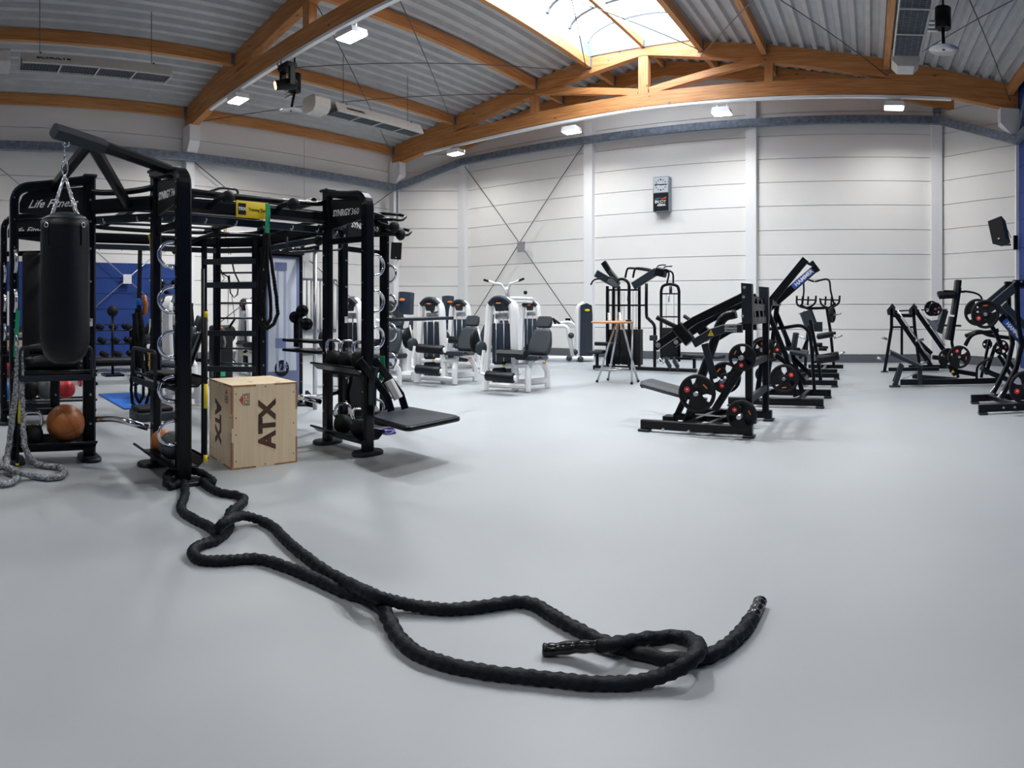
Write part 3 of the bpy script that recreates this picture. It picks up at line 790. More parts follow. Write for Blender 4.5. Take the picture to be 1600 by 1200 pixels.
M['wrapgrip'] = mat('shrink_wrap_grip', (0.006, 0.007, 0.009), 0.18, bump=.3, bscale=30)
for e, pts in ((A[-1], [A[-1], FZ(1180, 956, rr), FZ(1186, 944, rr), FZ(1188, 938, rr)]), (Bp[-1], [Bp[-1], FZ(900, 1011, rr + .02), FZ(862, 1015, rr), FZ(847, 1015, rr)])):
    b = MB(); b.tube(sm(pts, 8), rr * .93, n=12, rf=lambda i, m: (1 + .07*math.cos(i*1.15)) * (.75 if i == m-1 else 1)); b.build('rope_grip', 'wrapgrip', br, label='glossy shrink-wrapped rope end grip')

# ---- plywood jump box
M['ply'] = wood('birch_plywood', (0.84, 0.68, 0.44), (0.78, 0.60, 0.37), 2, .45)
M['ply_edge'] = mat('plywood_edge', (0.42, 0.20, 0.09), .5, var=.2, scale=20)
M['burn'] = mat('burnt_print', (0.075, 0.035, 0.015), .6, var=.5, scale=9)
ox = V((-4.38, 2.25, 0)); e1 = V((.05, .63, 0)); e2 = V((-.55, .05, 0)); H_ = .748
bx = thing('plyo_box', 'birch plywood jump box lettered ATX standing under the rig', 'box', ox + (e1 + e2)/2)
h1, h2 = e1.normalized(), e2.normalized(); n1 = V((h1.y, -h1.x, 0)); n2 = -h1
def panel(pts, dv, name='panel'): b = MB(); b.prism(pts, dv); return b.build(name, 'ply', bx)
U = V((0, 0, 1)); t = .018
fr = panel([ox, ox + e1, ox + e1 + U*H_, ox + U*H_], -n1 * t)
bk = panel([ox + e2, ox + e2 + e1, ox + e2 + e1 + U*H_, ox + e2 + U*H_], n1 * t)
lf = panel([ox - n1*t - h1*0, ox + e2 + n1*t, ox + e2 + n1*t + U*H_, ox - n1*t + U*H_], h1 * t)
rt = panel([ox + e1 - n1*t, ox + e1 + e2 + n1*t, ox + e1 + e2 + n1*t + U*H_, ox + e1 - n1*t + U*H_], -h1 * t)
tp = panel([ox + U*(H_+.001) - n1*t + h1*t, ox + e1 + U*(H_+.001) - n1*t - h1*t, ox + e1 + e2 + U*(H_+.001) + n1*t - h1*t, ox + e2 + U*(H_+.001) + n1*t + h1*t], -U*t, 'lid')
b = MB()
def strip(c0, c1, w, n):            # finger-joint end grain showing on a face
    d = (c1 - c0).normalized(); s = d.cross(n).normalized() * w; b.prism([c0, c1, c1 + s, c0 + s], n * .0012)
def face_fingers(o, ex, L, n, inset):
    for a0, a1 in ((.0, .36), (.64, 1.0)):
        for z in (0, H_ - .016): 
            strip(o + ex*(L*a0) + U*(z + (.016 if ex.cross(n).z < 0 else 0)), o + ex*(L*a1) + U*(z + (.016 if ex.cross(n).z < 0 else 0)), .016, n)
    for a0, a1 in ((0, .33), (.5, 1.0)):
        p = o + U*(H_*a0); q = o + U*(H_*a1); s = ex * .016
        b.prism([p, q, q + s, p + s], n*.0013)
    for a0, a1 in ((0, .33), (.67, 1.0)):
        p = o + ex*(L - .016) + U*(H_*a0); q = o + ex*(L-.016) + U*(H_*a1); s = ex * .016
        b.prism([p, q, q + s, p + s], n*.0013)
face_fingers(ox, h1, e1.length, n1, 0); face_fingers(ox + e2, -h2, e2.length, n2, 0)
b.build('finger_joints', 'ply_edge', bx, kind='stuff')
b = MB()
for u_, w_ in ((.06, .1), (.06, .42), (.06, .9), (.5, .03), (.5, .97), (.94, .12), (.94, .5), (.94, .88), (.06, .62)):
    c = ox + e1*u_ + U*(H_*w_); b.cyl(c, c + n1*.002, .006, n=8)
    c = ox + e2*u_ + U*(H_*w_); b.cyl(c, c + n2*.002, .006, n=8)
b.build('screws', 'burn', bx, kind='stuff')
text('ATX', .215, ox + e1*.54 + U*.38 + n1*.001, U, -h1, 'burn', bx, bold=.011, sx=1.0, ext=.001)
text('ATX', .195, ox + e2*.60 + U*.38 + n2*.001, -U, -h2, 'burn', bx, bold=.010, sx=1.0, ext=.001)
def emblem(o, ex, n, s=1.0):
    up = U; P = lambda a, c: o + ex*a*s + up*c*s + n*.001
    b = MB(); out_ = [(-.055, 0), (-.02, .045), (.035, .05), (.035, -.05), (-.02, -.045)]
    for i in range(5):
        p, q = out_[i], out_[(i+1) % 5]; b.bar(P(*p), P(*q), .005*s, .002, up=n, c=0)
    for zc in (.022, -.022):
        sq = [(-.008, zc-.014), (.022, zc-.014), (.022, zc+.014), (-.008, zc+.014)]
        for i in range(4): b.bar(P(*sq[i]), P(*sq[(i+1)%4]), .005*s, .002, up=n, c=0)
    b.build('emblem', 'burn', bx)
    b = MB(); b.prism([P(-.048, 0), P(-.02, -.034), P(-.02, .034)], n*.001); b.build('emblem_triangle', 'red', bx)
emblem(ox + e1*.2 + U*.62, h1, n1)
b = MB(); o_ = ox + e2*.22 + U*.66 + n2*.001
b.prism([o_ - h2*.03, o_ + h2*.03, o_ + U*.045], n2*.001); b.build('emblem_triangle', 'red', bx)
b = MB()
for k in range(3): b.bar(o_ - h2*.032 - U*(.02 + .028*k), o_ + h2*.032 - U*(.02 + .028*k), .005, .002, up=n2, c=0)
for k in (-1, 0, 1): b.bar(o_ + h2*.032*k - U*.02, o_ + h2*.032*k - U*.076, .005, .002, up=n2, c=0)
b.build('emblem', 'burn', bx)

# ---- punching bag
bc = V((-4.03, .764, 0)); pb = thing('punching_bag', 'black leather punching bag hanging on chains from the boom', 'punching bag', bc + U*1.05)
def wob(a, z): return 1 + .012*math.sin(3*a + z*9) + .01*math.sin(7*a - z*23)
b = MB(); prof = [(.02, 1.015), (.075, 1.02), (.115, 1.04), (.146, 1.075), (.166, 1.125), (.175, 1.2), (.176, 1.45), (.175, 1.7), (.173, 1.9), (.171, 1.97), (.172, 2.02)]
rings = []
for r_, z_ in prof: rings.append(b.ring([bc + V((math.cos(a)*r_*wob(a, z_), math.sin(a)*r_*wob(a, z_), z_)) for a in [2*math.pi*k/28 for k in range(28)]]))
b.skin(rings, smooth=True); b.build('bag_body', 'leather', pb)
b = MB(); b.lathe(bc, U, [(.165, 2.0), (.17, 2.03), (.15, 2.05), (.10, 2.075), (.02, 2.08)], n=24); b.build('bag_top', 'slate', pb)
hook = V((-4.03, .775, 2.62)); knot = bc + U*2.36
def link(b, c, d, tw, s=.017):
    d = d.normalized(); sd, u = frame_of(d); v = sd*math.cos(tw) + u*math.sin(tw)
    b.tube([c + d*(s*1.15*math.cos(a)) + v*(s*.62*math.sin(a)) for a in [2*math.pi*k/8 for k in range(8)]], .0036, n=5, loop=True)
for k in range(4):
    a = R(45 + 90*k - 10); q = bc + V((math.cos(a)*.165, math.sin(a)*.165, 1.97)); n_ = int((q - knot).length / .028); b = MB()
    for i in range(n_): link(b, knot.lerp(q, (i + .5)/n_), q - knot, R(90)*(i % 2))
    b.build('chain', 'chrome', pb)
    o_ = V((math.cos(a), math.sin(a), 0)); b = MB(); b.bar(q + o_*.012 - U*.13, q + o_*.012 + U*.0, .006, .035, up=V((-o_.y, o_.x, 0)), c=.1); b.build('strap', 'blackm', pb)
    b = MB(); b.torus(q + o_*.014 + U*.01, o_, .017, .004, n=12, m=5); b.build('strap_ring', 'chrome', pb)
b = MB(); b.tube([knot + V((.0, .022*math.sin(a), .055 + .055*math.cos(a))) for a in [2*math.pi*k/14 for k in range(14)]], .0055, n=6, loop=True); b.build('carabiner', 'chrome', pb)
b = MB(); b.tube([knot + U*.105, knot + U*.14], .010); b.tube([knot + U*.14, knot + U*.2], .006); link(b, knot + U*.23, U, 0, .024); b.torus(hook - U*.0 - V((0,0,.02)), (1,0,0), .024, .005, n=12, m=5); b.build('swivel', 'chrome', pb)

# ---- kettlebells, balls, slam bags on the trays
def kettlebell(p, lab, grp='kettlebells on the rig trays', r=.088, rz=0.0):
    t = thing('kettlebell', lab, 'kettlebell', p, group=grp); p = V(p)
    b = MB(); b.lathe(p, U, [(.001, 0), (r*.62, 0), (r*.9, r*.3), (r, r*.85), (r*.9, r*1.4), (r*.6, r*1.8), (.001, r*1.95)], n=20); b.build('bell', 'rubber', t)
    a = V((math.cos(rz), math.sin(rz), 0)); z0 = r*1.45
    b = MB(); b.tube(bend([p + a*r*.62 + U*z0, p + a*r*.86 + U*(z0 + r*.95), p + a*r*.62 + U*(z0 + r*1.6), p - a*r*.62 + U*(z0 + r*1.6), p - a*r*.86 + U*(z0 + r*.95), p - a*r*.62 + U*z0], .05), .0165, n=10); b.build('handle', 'chrome', t)
    return t
kb = 'black kettlebell with chrome handle '
kettlebell((-4.70, 3.57, .815), kb + 'on the far arm upper tray, left of three', rz=1.0)
kettlebell((-4.48, 3.57, .815), kb + 'on the far arm upper tray, middle of three', rz=1.3)
kettlebell((-4.28, 3.57, .815), kb + 'on the far arm upper tray, rightmost by the post', rz=.9)
kettlebell((-4.55, 3.57, .165), kb + 'on the far arm lower tray, left one', r=.092, rz=1.2)
kettlebell((-4.29, 3.57, .165), kb + 'on the far arm lower tray, beside the front post', r=.088, rz=.6)
kettlebell((-5.15, .685, .165), kb + 'beside the big orange ball', r=.10, rz=1.5)
def ball(name, p, r, m, lab, cat='ball', seams=True, grp=None, sm_='blackm'):
    if seams:
        t = thing(name, lab, cat, V(p) - U*r, group=grp)
        b = MB(); b.sphere(p, r, n=28, m=18); b.build('shell', m, t)
        b = MB()
        for ax in ((1, .3, .2), (-.2, 1, .5), (.3, -.4, 1)): b.torus(p, ax, r*1.0, r*.012, n=36, m=4)
        b.build('seams', sm_, t)
    else:
        b = MB(); b.sphere(p, r, n=24, m=16); t = b.build(name, m, label=lab, cat=cat, group=grp)
    return t
M['ball_or'] = mat('orange_leather', (0.40, 0.12, 0.025), .38, var=.2, scale=7, bump=.3, bscale=60)
M['ball_gr'] = mat('grey_rubber_ball', (0.085, 0.095, 0.105), .45, bump=.2, bscale=80)
M['ball_bl'] = mat('blue_rubber_ball', (0.01, 0.16, 0.55), .45); M['ball_rd'] = mat('red_rubber_ball', (0.70, 0.04, 0.05), .45)
M['seam'] = mat('seam_brown', (0.16, 0.05, 0.01), .6)
ball('medicine_ball', (-5.16, .985, .355), .176, 'ball_or', 'large brown-orange leather medicine ball on the lower tray of the left arm', sm_='seam')
ball('medicine_ball', (-4.56, 1.70, .275), .105, 'ball_or', 'small orange leather ball behind a chrome ring on the near arm lower tray', sm_='seam')
ball('medicine_ball', (-4.33, 1.70, .29), .118, 'ball_gr', 'dark grey medicine ball behind a chrome ring on the near arm lower tray')
def bag(pts, r, name, lab, cat='sandbag', m='leather', sq=.6):
    t = thing(name, lab, cat, V(pts[0])); b = MB(); P = sm(pts, 6)
    b.tube(P, r, n=12, rf=lambda i, n_: (.55 + .45*math.sin(math.pi*min(1, max(0, (i+.6)/(n_+.2)))) **.5) * (1 + .05*math.sin(i*2.1)))
    b.build('bag_body', m, t); b = MB()
    c = P[len(P)//2]; d = (P[-1] - P[0]).normalized(); b.tube(sm([c - d*.09 + U*r*.9, c - d*.05 + U*(r*1.35), c + d*.05 + U*(r*1.35), c + d*.09 + U*r*.9], 4), .011, n=6); b.build('handle', 'blackm', t)
    return t
bag([(-5.14, .62, .90), (-5.12, .85, .92), (-5.14, 1.1, .90)], .085, 'sandbag', 'shiny black sandbag lying on the upper tray of the left arm')
bag([(-5.2, .66, 1.03), (-5.18, .85, 1.05), (-5.2, 1.06, 1.02)], .055, 'sandbag', 'smaller black sandbag lying on top of another on the left arm')
# wedge slabs on the near arm's upper tray
for k, (z, w) in enumerate(((.835, .30), (.875, .26))):
    t = thing('weight_slab', ('lower' if k == 0 else 'upper') + ' black rubber slab stacked on the near arm upper tray', 'weight', (-4.42, 1.7, z - .02)); b = MB(); b.box((-4.42, 1.7, z), (w, .26, .036), rz=.12*k, e=.012); b.build('slab', 'rubber', t)
    b = MB(); b.tube([(-4.42 - w*.2, 1.56, z), (-4.42 - w*.2, 1.53, z + .01), (-4.42 + w*.2, 1.53, z + .01), (-4.42 + w*.2, 1.56, z)], .008); b.build('handle', 'slate', t)
# shield-shaped pad hanging inside the far arm
t = thing('strike_pad', 'tall black hand-hole pad standing behind the kettlebells of the far arm', 'pad', (-5.16, 4.3, .17))
pts = [(-5.16, 4.13, .17), (-5.16, 4.47, .17), (-5.16, 4.5, .45), (-5.16, 4.44, .66), (-5.16, 4.36, .74), (-5.16, 4.24, .74), (-5.16, 4.16, .66), (-5.16, 4.10, .45)]
b = MB(); b.prism(pts, (.06, 0, 0)); b.build('pad_body', 'rubber', t)
b = MB(); b.torus((-5.098, 4.3, .64), (1, 0, 0), .045, .014, n=18, m=6); b.build('hand_hole_rim', 'blackm', t)
b = MB(); b.sphere((-5.10, 4.3, .64), .04, (.08, 1, 1)); b.build('hand_hole', 'print', t)

# ---- ropes, straps and bars
def strand(b, pts, r, k=6, **kw): return rope_mesh(b, sm(pts, k), r, **kw)
M['greyrope'] = mat('grey_elastic_sleeve', (0.06, 0.065, 0.07), .7, col2=(0.42, 0.44, 0.46), scale=48, bump=.3, bscale=60)
gx = -4.98
t = thing('resistance_rope', 'grey ruched resistance rope hanging from the left arm and coiling on the floor', 'rope', (gx, .5, 0))
b = MB()
S1 = [PX(29, 540, gx), PX(27, 585, gx), PX(24, 620, gx), PX(19, 655, gx), PX(15, 690, gx), PX(11, 715, gx + .02), FZ(10, 738, .03), FZ(22, 741, .03), FZ(28, 747, .035), FZ(18, 754, .03), FZ(4, 757, .03), FZ(-20, 756, .03), FZ(-30, 745, .03), FZ(-12, 736, .05), FZ(2, 729, .06), FZ(14, 731, .08), FZ(30, 738, .08), FZ(52, 744, .03), FZ(75, 747, .03), FZ(94, 745, .03), FZ(102, 738, .03), FZ(94, 730, .03), FZ(72, 728, .03), FZ(55, 724, .04), PX(44, 712, gx + .05), PX(38, 695, gx + .05), PX(35, 660, gx), PX(34, 620, gx), PX(33, 585, gx), PX(31, 545, gx)]
strand(b, S1, .0265, amp=.15, pitch=.022, k=1, step=.007, n=9, rough=.1, seed=5); b.build('rope_sleeve', 'greyrope', t)
b = MB(); b.bar(0, 0, .006, .035, path=[PX(28, 485, gx), PX(26, 520, gx), PX(24, 558, gx)], up=(0, 1, 0)); b.build('green_strap', 'green', t, label='green webbing strap')
M['blkrope'] = mat('black_ruched_sleeve', (0.004, 0.0045, 0.006), .65, spec=.2, bump=.5, bscale=60)
def looped(name, lab, top, strap_m, depthf, loop, r=.019, strap=None):
    t = thing(name, lab, 'rope', top); b = MB(); strand(b, loop, r, amp=.13, pitch=.02, k=1, step=.007, n=8, rough=.1, seed=2); b.build('rope_sleeve', 'blkrope', t)
    b = MB(); b.bar(0, 0, .006, .04, path=strap, up=(0, 1, 0)); b.build('strap', strap_m, t); return t
qx = -4.70; Q = lambda x, y, o=0: PX(x, y, qx + o)
t = thing('resistance_rope', 'black ruched resistance rope in a double loop hanging below the yellow board', 'rope', Q(417, 320))
b = MB()
strand(b, [Q(415, 362), Q(412, 390), Q(407, 430), Q(403, 470), Q(402, 492), Q(407, 506), Q(417, 514), Q(428, 506), Q(434, 490), Q(432, 465), Q(427, 430), Q(422, 395), Q(419, 364)], .017, amp=.14, pitch=.02, k=1, step=.007, n=8, rough=.1)
strand(b, [Q(418, 366, .05), Q(417, 400, .05), Q(415, 440, .05), Q(412, 475, .05), Q(412, 496, .05), Q(417, 508, .05), Q(423, 498, .05), Q(423, 470, .05), Q(419, 430, .05), Q(417, 400, .06), Q(418, 366, .06)], .016, amp=.14, pitch=.02, k=1, step=.007, n=8, rough=.1, seed=4)
b.build('rope_sleeve', 'blkrope', t)
b = MB(); b.bar(0, 0, .006, .05, path=[Q(418, 318, .02), Q(419, 335, .02), Q(417, 364, .02)], up=(0, 1, 0)); b.build('green_strap', 'green', t, label='green webbing strap')
qx = -7.36
t = thing('resistance_rope', 'black ruched resistance rope bundle hanging in front of the blue mat', 'rope', Q(217, 390))
b = MB()
strand(b, [Q(214, 482), Q(208, 520), Q(207, 570), Q(205, 610), Q(207, 630), Q(217, 641), Q(228, 632), Q(234, 612), Q(230, 570), Q(224, 520), Q(219, 482)], .021, amp=.13, pitch=.02, k=1, step=.008, n=8, rough=.1)
strand(b, [Q(216, 482, .07), Q(212, 530, .07), Q(212, 590, .07), Q(212, 618, .07), Q(218, 630, .07), Q(224, 618, .07), Q(224, 580, .07), Q(220, 520, .07), Q(217, 482, .07)], .02, amp=.13, pitch=.02, k=1, step=.008, n=8, rough=.1, seed=6)
strand(b, [Q(211, 490, .1), Q(213, 520, .12), Q(216, 545, .1), Q(220, 575, .1), Q(221, 520, .1), Q(218, 488, .1)], .04, amp=.13, pitch=.03, k=1, step=.01, n=8, rough=.1, seed=8)
b.build('rope_sleeve', 'blkrope', t)
b = MB(); b.bar(0, 0, .006, .06, path=[Q(219, 386), Q(218, 430), Q(217, 486)], up=(0, 1, 0)); b.build('strap', 'blackm', t)
b = MB(); b.box(Q(216, 472), (.05, .07, .1), e=.02); b.build('blue_tag', 'ball_bl', t, label='blue label')
b = MB(); b.tube([Q(224, 462, .1), Q(228, 475, .1), Q(226, 492, .1)], .035, n=8); b.build('wooden_grip', 'ball_or', t)
# body bars leaning by the near arm and by the left arm
def body_bar(p, q, lab, ys, r=.014):
    t = thing('body_bar', lab, 'exercise bar', p if p.z < q.z else q); p, q = V(p), V(q); b = MB(); b.tube([p, q], r, n=10); b.build('bar', 'blackm', t)
    for a, c in ys: b = MB(); b.tube([p.lerp(q, a), p.lerp(q, c)], r*1.12, n=10); b.build('yellow_sleeve', 'yellow', t)
body_bar(D(321, 722, 4.42), D(322, 484, 4.46), 'black tube bar with yellow bands beside the near front post, left of the plywood box', ((.0, .05), (.36, .52), (.95, .99)))
body_bar(D(317, 716, 4.5), D(317, 420, 4.5), 'thin black tube bar right against the near front post', ())
body_bar(PX(27, 727, -4.95), PX(34, 560, -5.0), 'black tube bar with yellow sleeve between the grey rope strands', ((0, .02), (.40, .68)), .013)
# suspension trainers
def trainer(name, lab, P, segs, handles):
    t = thing(name, lab, 'suspension trainer', P)
    for nm, m, r, pts in segs: b = MB(); b.bar(0, 0, .005, r*2, path=pts, up=(1, 0, 0)); b.build(nm, m, t)
    for p, q in handles: b = MB(); b.tube([p, q], .017, n=8); b.build('grip', 'rubber', t)
Lq = lambda x, y, o=.3: PL(x, y, HUB[4], HUB[3], o)
trainer('suspension_trainer', 'yellow and black suspension trainer slung over the ladder top bar', Lq(348, 352), [('yellow_strap', 'yellow', .035, [Lq(344, 353), Lq(353, 353), Lq(353, 361), Lq(345, 361)]), ('yellow_strap', 'yellow', .013, [Lq(350, 358), Lq(354, 378), Lq(361, 398)]), ('black_strap', 'blackm', .02, [Lq(361, 402), Lq(366, 425), Lq(373, 440), Lq(371, 460), Lq(366, 465), Lq(360, 458), Lq(358, 430)]), ('thin_strap', 'blackm', .006, [Lq(357, 440), Lq(356, 505)]), ('thin_strap', 'blackm', .006, [Lq(362, 460), Lq(367, 500)])], [(Lq(358, 512), Lq(367, 498))])
trainer('suspension_trainer', 'short yellow-tagged black strap set hanging on the second ladder board', Lq(344, 408), [('yellow_strap', 'yellow', .022, [Lq(344, 404), Lq(345, 418)]), ('black_strap', 'blackm', .018, [Lq(343, 418), Lq(348, 428), Lq(356, 432), Lq(358, 442)]), ('thin_strap', 'blackm', .008, [Lq(344, 415), Lq(338, 432), Lq(344, 446), Lq(350, 436)]), ('yellow_strap', 'yellow', .012, [Lq(346, 428), Lq(351, 435)])], [(Lq(344, 443), Lq(352, 447))])
trainer('suspension_trainer', 'yellow strap knotted round the near rear post', PX(236, 370, -4.88), [('yellow_strap', 'yellow', .02, [PX(241, 362, -4.86), PX(232, 367, -4.86), PX(235, 376, -4.86), PX(237, 412, -4.86)]), ('black_strap', 'blackm', .008, [PX(237, 412, -4.86), PX(236, 545, -4.86)]), ('yellow_strap', 'yellow', .02, [PX(235, 547, -4.86), PX(233, 572, -4.86)])], [])
# tan strap over the ladder board
t = thing('leather_strap', 'tan leather lifting strap draped over the third ladder board', 'strap', Lq(346, 520)); b = MB()
b.bar(0, 0, .012, .12, path=sm([Lq(340, 527, .285), Lq(341, 519, .285), Lq(346, 515, .25), Lq(352, 518, .215)], 4), up=(1, 0, 0)); M['tan'] = mat('tan_leather', (.62, .27, .12), .5, var=.1, scale=10); b.build('strap_body', 'tan', t)
b = MB(); b.bar(0, 0, .01, .05, path=[Lq(349, 522), Lq(352, 535), Lq(350, 545)], up=(1, 0, 0)); b.build('strap_tail', 'sticker', t)
# bands
b = MB(); b.bar(0, 0, .006, .07, path=[D(597, 556, 5.55), D(598, 575, 5.55), D(595, 594, 5.55)], up=(1, 0, 0)); b.build('resistance_band', 'green', label='green rubber band hanging in the chrome rings of the far arm', cat='band')
M['purple'] = mat('purple_rubber', (.09, .07, .30), .5)
b = MB(); b.tube(sm([FZ(596, 672, .012), FZ(606, 669, .012), FZ(616, 671, .02), FZ(611, 677, .02), FZ(600, 677, .012), FZ(606, 673, .03), FZ(618, 676, .012)], 5, True), .011, n=6, loop=True); b.build('resistance_band', 'purple', label='purple rubber band lying on the floor behind the step platform', cat='band')
# blue mat and what lies behind
t = thing('exercise_mat', 'bright blue exercise mat on the floor beyond the rig', 'mat', (-8.4, 2.6, 0)); b = MB(); b.box((-8.42, 2.62, .012), (1.46, .66, .018), e=.006); b.build('mat_body', 'mat_blue', t)
t = thing('step_bench', 'grey and black step block on the floor beyond the mat', 'step', (-7.1, 2.9, 0)); b = MB(); b.box((-6.9, 2.42, .06), (.35, .5, .12), e=.02); b.build('base', 'pad', t); b = MB(); b.box((-6.9, 2.42, .15), (.33, .46, .05), e=.02); b.build('top', 'rubber', t)
# ball rack behind the left arm
t = thing('ball_rack', 'low black two-rail ball rack behind the left arm', 'rack', (-7.8, .9, 0))
for y in (.1, 1.0, 1.85):
    b = MB(); b.bar((-7.8, y, 0), (-7.8, y, .62), .05, .05); b.bar((-8.0, y, .03), (-7.6, y, .03), .05, .04); b.build('upright', 'black', t)
for z in (.16, .50):
    for dx in (-.13, .13): b = MB(); b.tube([(-7.8 + dx, .05, z), (-7.8 + dx, 1.9, z)], .017); b.build('rail', 'slate', t)
bl = lambda x, z, r, m, lab: ball('medicine_ball', (-7.8, 7.8/math.tan(-(x - X0)/FPX), z), r, m, lab, seams=False, grp='balls on the low rack')
bl(4, .30, .15, 'ball_bl', 'blue ball on the low rack at the left picture edge'); bl(44, .31, .15, 'rubber', 'black ball on the low rack, second from the left edge'); bl(72, .31, .15, 'ball_gr', 'grey ball on the low rack between the black and the red ball'); bl(103, .30, .13, 'ball_rd', 'red ball on the low rack above the big orange ball')
bl(14, .63, .12, 'ball_rd', 'red-topped ball on the upper rail of the low rack')
b = MB(); b.torus((-7.67, 1.66, .435), (0, 1, .1), .075, .016, n=20, m=6); b.build('hanging_ring', 'red', label='red ring hanging at the right end of the low ball rack', cat='ring')
# ---------------------------------------------------------------- weight plates
def plate(c, R_, th, lab, ax=(0, -1, 0), spin=0, grp='weight plates on the machines', small=False, marks=True, parent=None):
    # c: centre of the visible face, ax: the way it faces
    c = V(c); a = V(ax).normalized(); s, u = frame_of(a); s = -s
    t = parent or thing('weight_plate', lab, 'weight plate', c, group=grp)
    P = lambda r, an: c + (s*math.cos(an) + u*math.sin(an)) * r
    b = MB()
    b.lathe(c - a*th, a, [(R_*.80, th*.2), (R_*.84, 0), (R_*.97, 0), (R_, th*.25), (R_, th*.75), (R_*.97, th), (R_*.84, th), (R_*.80, th*.8)], n=28, closed=True)
    b.lathe(c - a*th, a, [(R_*.11, th*.0), (R_*.30, th*.1), (R_*.30, th*.85), (R_*.24, th*1.0), (R_*.11, th*1.0)], n=20, closed=True)
    for k in range(3):
        m = spin + 2*math.pi*k/3; h = .74
        pts = [P(R_*.24, m - h*1.5), P(R_*.55, m - h*.95), P(R_*.83, m - h*1.05), P(R_*.86, m - h*.5), P(R_*.87, m), P(R_*.86, m + h*.5), P(R_*.83, m + h*1.05), P(R_*.55, m + h*.95), P(R_*.24, m + h*1.5)]
        b.prism([p - a*th*.85 for p in pts], a*th*.7)
    b.build('plate_body', 'rubber', t)
    if marks:
        e = P(R_*.56, spin); b = MB(); b.cyl(e - a*th*.2, e - a*th*.1, R_*.16, n=14); em = b.build('red_emblem', 'red', t)
        b = MB(); b.bar(e - a*th*.08 + s*R_*.06, e - a*th*.08 - s*R_*.05, R_*.05, .001, up=a, c=0); b.bar(e - a*th*.08 + s*R_*.06 + u*R_*.04, e - a*th*.08 - s*R_*.02 + u*R_*.04, R_*.03, .001, up=a, c=0); b.build('emblem_print', 'print', t)
        m = spin + 2*math.pi/3*(2 if not small else 1); e = P(R_*.6, m); d = (P(R_*.6, m + .2) - e).normalized()
        b = MB(); b.bar(e - d*R_*.15 - a*th*.13, e + d*R_*.15 - a*th*.13, R_*.07, .002, up=a, c=0); b.build('orange_mark', 'orange', t)
    return t
def horn(t, p, q, r=.025, m='steel'):
    b = MB(); b.cyl(p, q, r, n=12); b.build('plate_horn', m, t)
def PYs(*pts): return [PY(x, y, Y) for x, y, Y in pts]
def barp(t, name, pts, w=.06, h=.09, m='black', c=.12, up=None, mir=None, bo=None):
    b = MB(); b.bar(0, 0, w, h, path=[V(p) for p in pts], up=up, c=c)
    if mir is not None: b.mirror((0, mir, 0), (0, 1, 0)); 
    return b.build(name, m, t)
def both(t, name, pts, Ym, **kw):
    # the same bar on both sides of the machine's middle plane
    barp(t, name, pts, **kw); barp(t, name, [V((p[0], 2*Ym - p[1], p[2])) for p in pts], **kw)
def bolts(t, pts, n=(0, -1, 0), r=.016):
    b = MB()
    for p in pts: bolt(b, p, n, r)
    b.build('bolts', 'steel', t, kind='stuff')
def tubep(t, name, pts, r=.02, m='black', k=4, n=8, smooth=True):
    b = MB(); b.tube(sm(pts, k) if smooth else pts, r, n=n); return b.build(name, m, t)
def padp(t, name, pts, w, h, m='pad', up=(0, 0, 1)):
    b = MB(); P = [V(p) for p in pts]; b.bar(0, 0, w, h, path=P, up=up, c=.45); return b.build(name, m, t)

# ---------------------------------------------------------------- the black press nearest the camera on the right
Ya, Yb, Ym = 6.1, 7.1, 6.6
pm = thing('press_machine', 'black plate-loaded press machine, nearest on the right, with grey seat and warning sign', 'exercise machine', (-1.9, 6.6, 0))
zl = lambda x, z, y=Ya: V((x, y, z))
barp(pm, 'base_beam', [zl(-2.52, .085), zl(-1.24, .085)], w=.07, h=.10)
barp(pm, 'base_beam', [zl(-2.2, .085, Yb), zl(-1.20, .085, Yb)], w=.07, h=.10)
for x, y in ((-2.48, Ya), (-1.28, Ya), (-1.24, Yb), (-2.15, Yb)):
    b = MB(); b.box((x, y, .015), (.13, .12, .03), e=.008); b.build('foot', 'slate', pm)
for x in (-1.28,):
    for y in (Ya, Yb): barp(pm, 'upright', [zl(x, .05, y), zl(x, 1.28, y)], w=.075, h=.085)
for y in (Ya, Yb):
    b = MB(); b.prism([(x, y - .045, z) for x, z in ((-1.35, 1.24), (-1.235, 1.25), (-1.245, 1.67), (-1.36, 1.68))], (0, .09, 0)); b.build('pivot_plate', 'slate', pm)
for z, w in ((.80, .06), (.42, .06), (1.27, .05), (1.42, .03)): barp(pm, 'cross_beam', [zl(-1.28, z), zl(-1.28, z, Yb)], w=w, h=.08)
for x in (-2.0, -1.75): barp(pm, 'base_cross_beam', [zl(x, .10), zl(x + .15, .10, Yb)], w=.06, h=.07)
for y in (6.35, 6.6, 6.85): barp(pm, 'bearing_block', [zl(-1.30, 1.28, y), zl(-1.33, 1.52, y)], w=.09, h=.10)
barp(pm, 'axle', [zl(-1.32, 1.52), zl(-1.32, 1.52, Yb)], w=.05, h=.05)
bolts(pm, PYs((1163, 449, 6.05), (1162, 464, 6.05), (1160, 494, 6.05), (1036, 671, 6.06), (1076, 674, 6.06)))
# lever arms
for yy in (6.28, 6.92):
    barp(pm, 'lever_arm', [zl(-2.42, .96, yy), zl(-1.95, 1.27, yy), zl(-1.36, 1.55, yy)], w=.05, h=.09)
    b = MB(); b.cyl(zl(-2.38, .985, yy - .03), zl(-2.38, .985, yy + .03), .03); b.build('pivot_bolt', 'steel', pm)
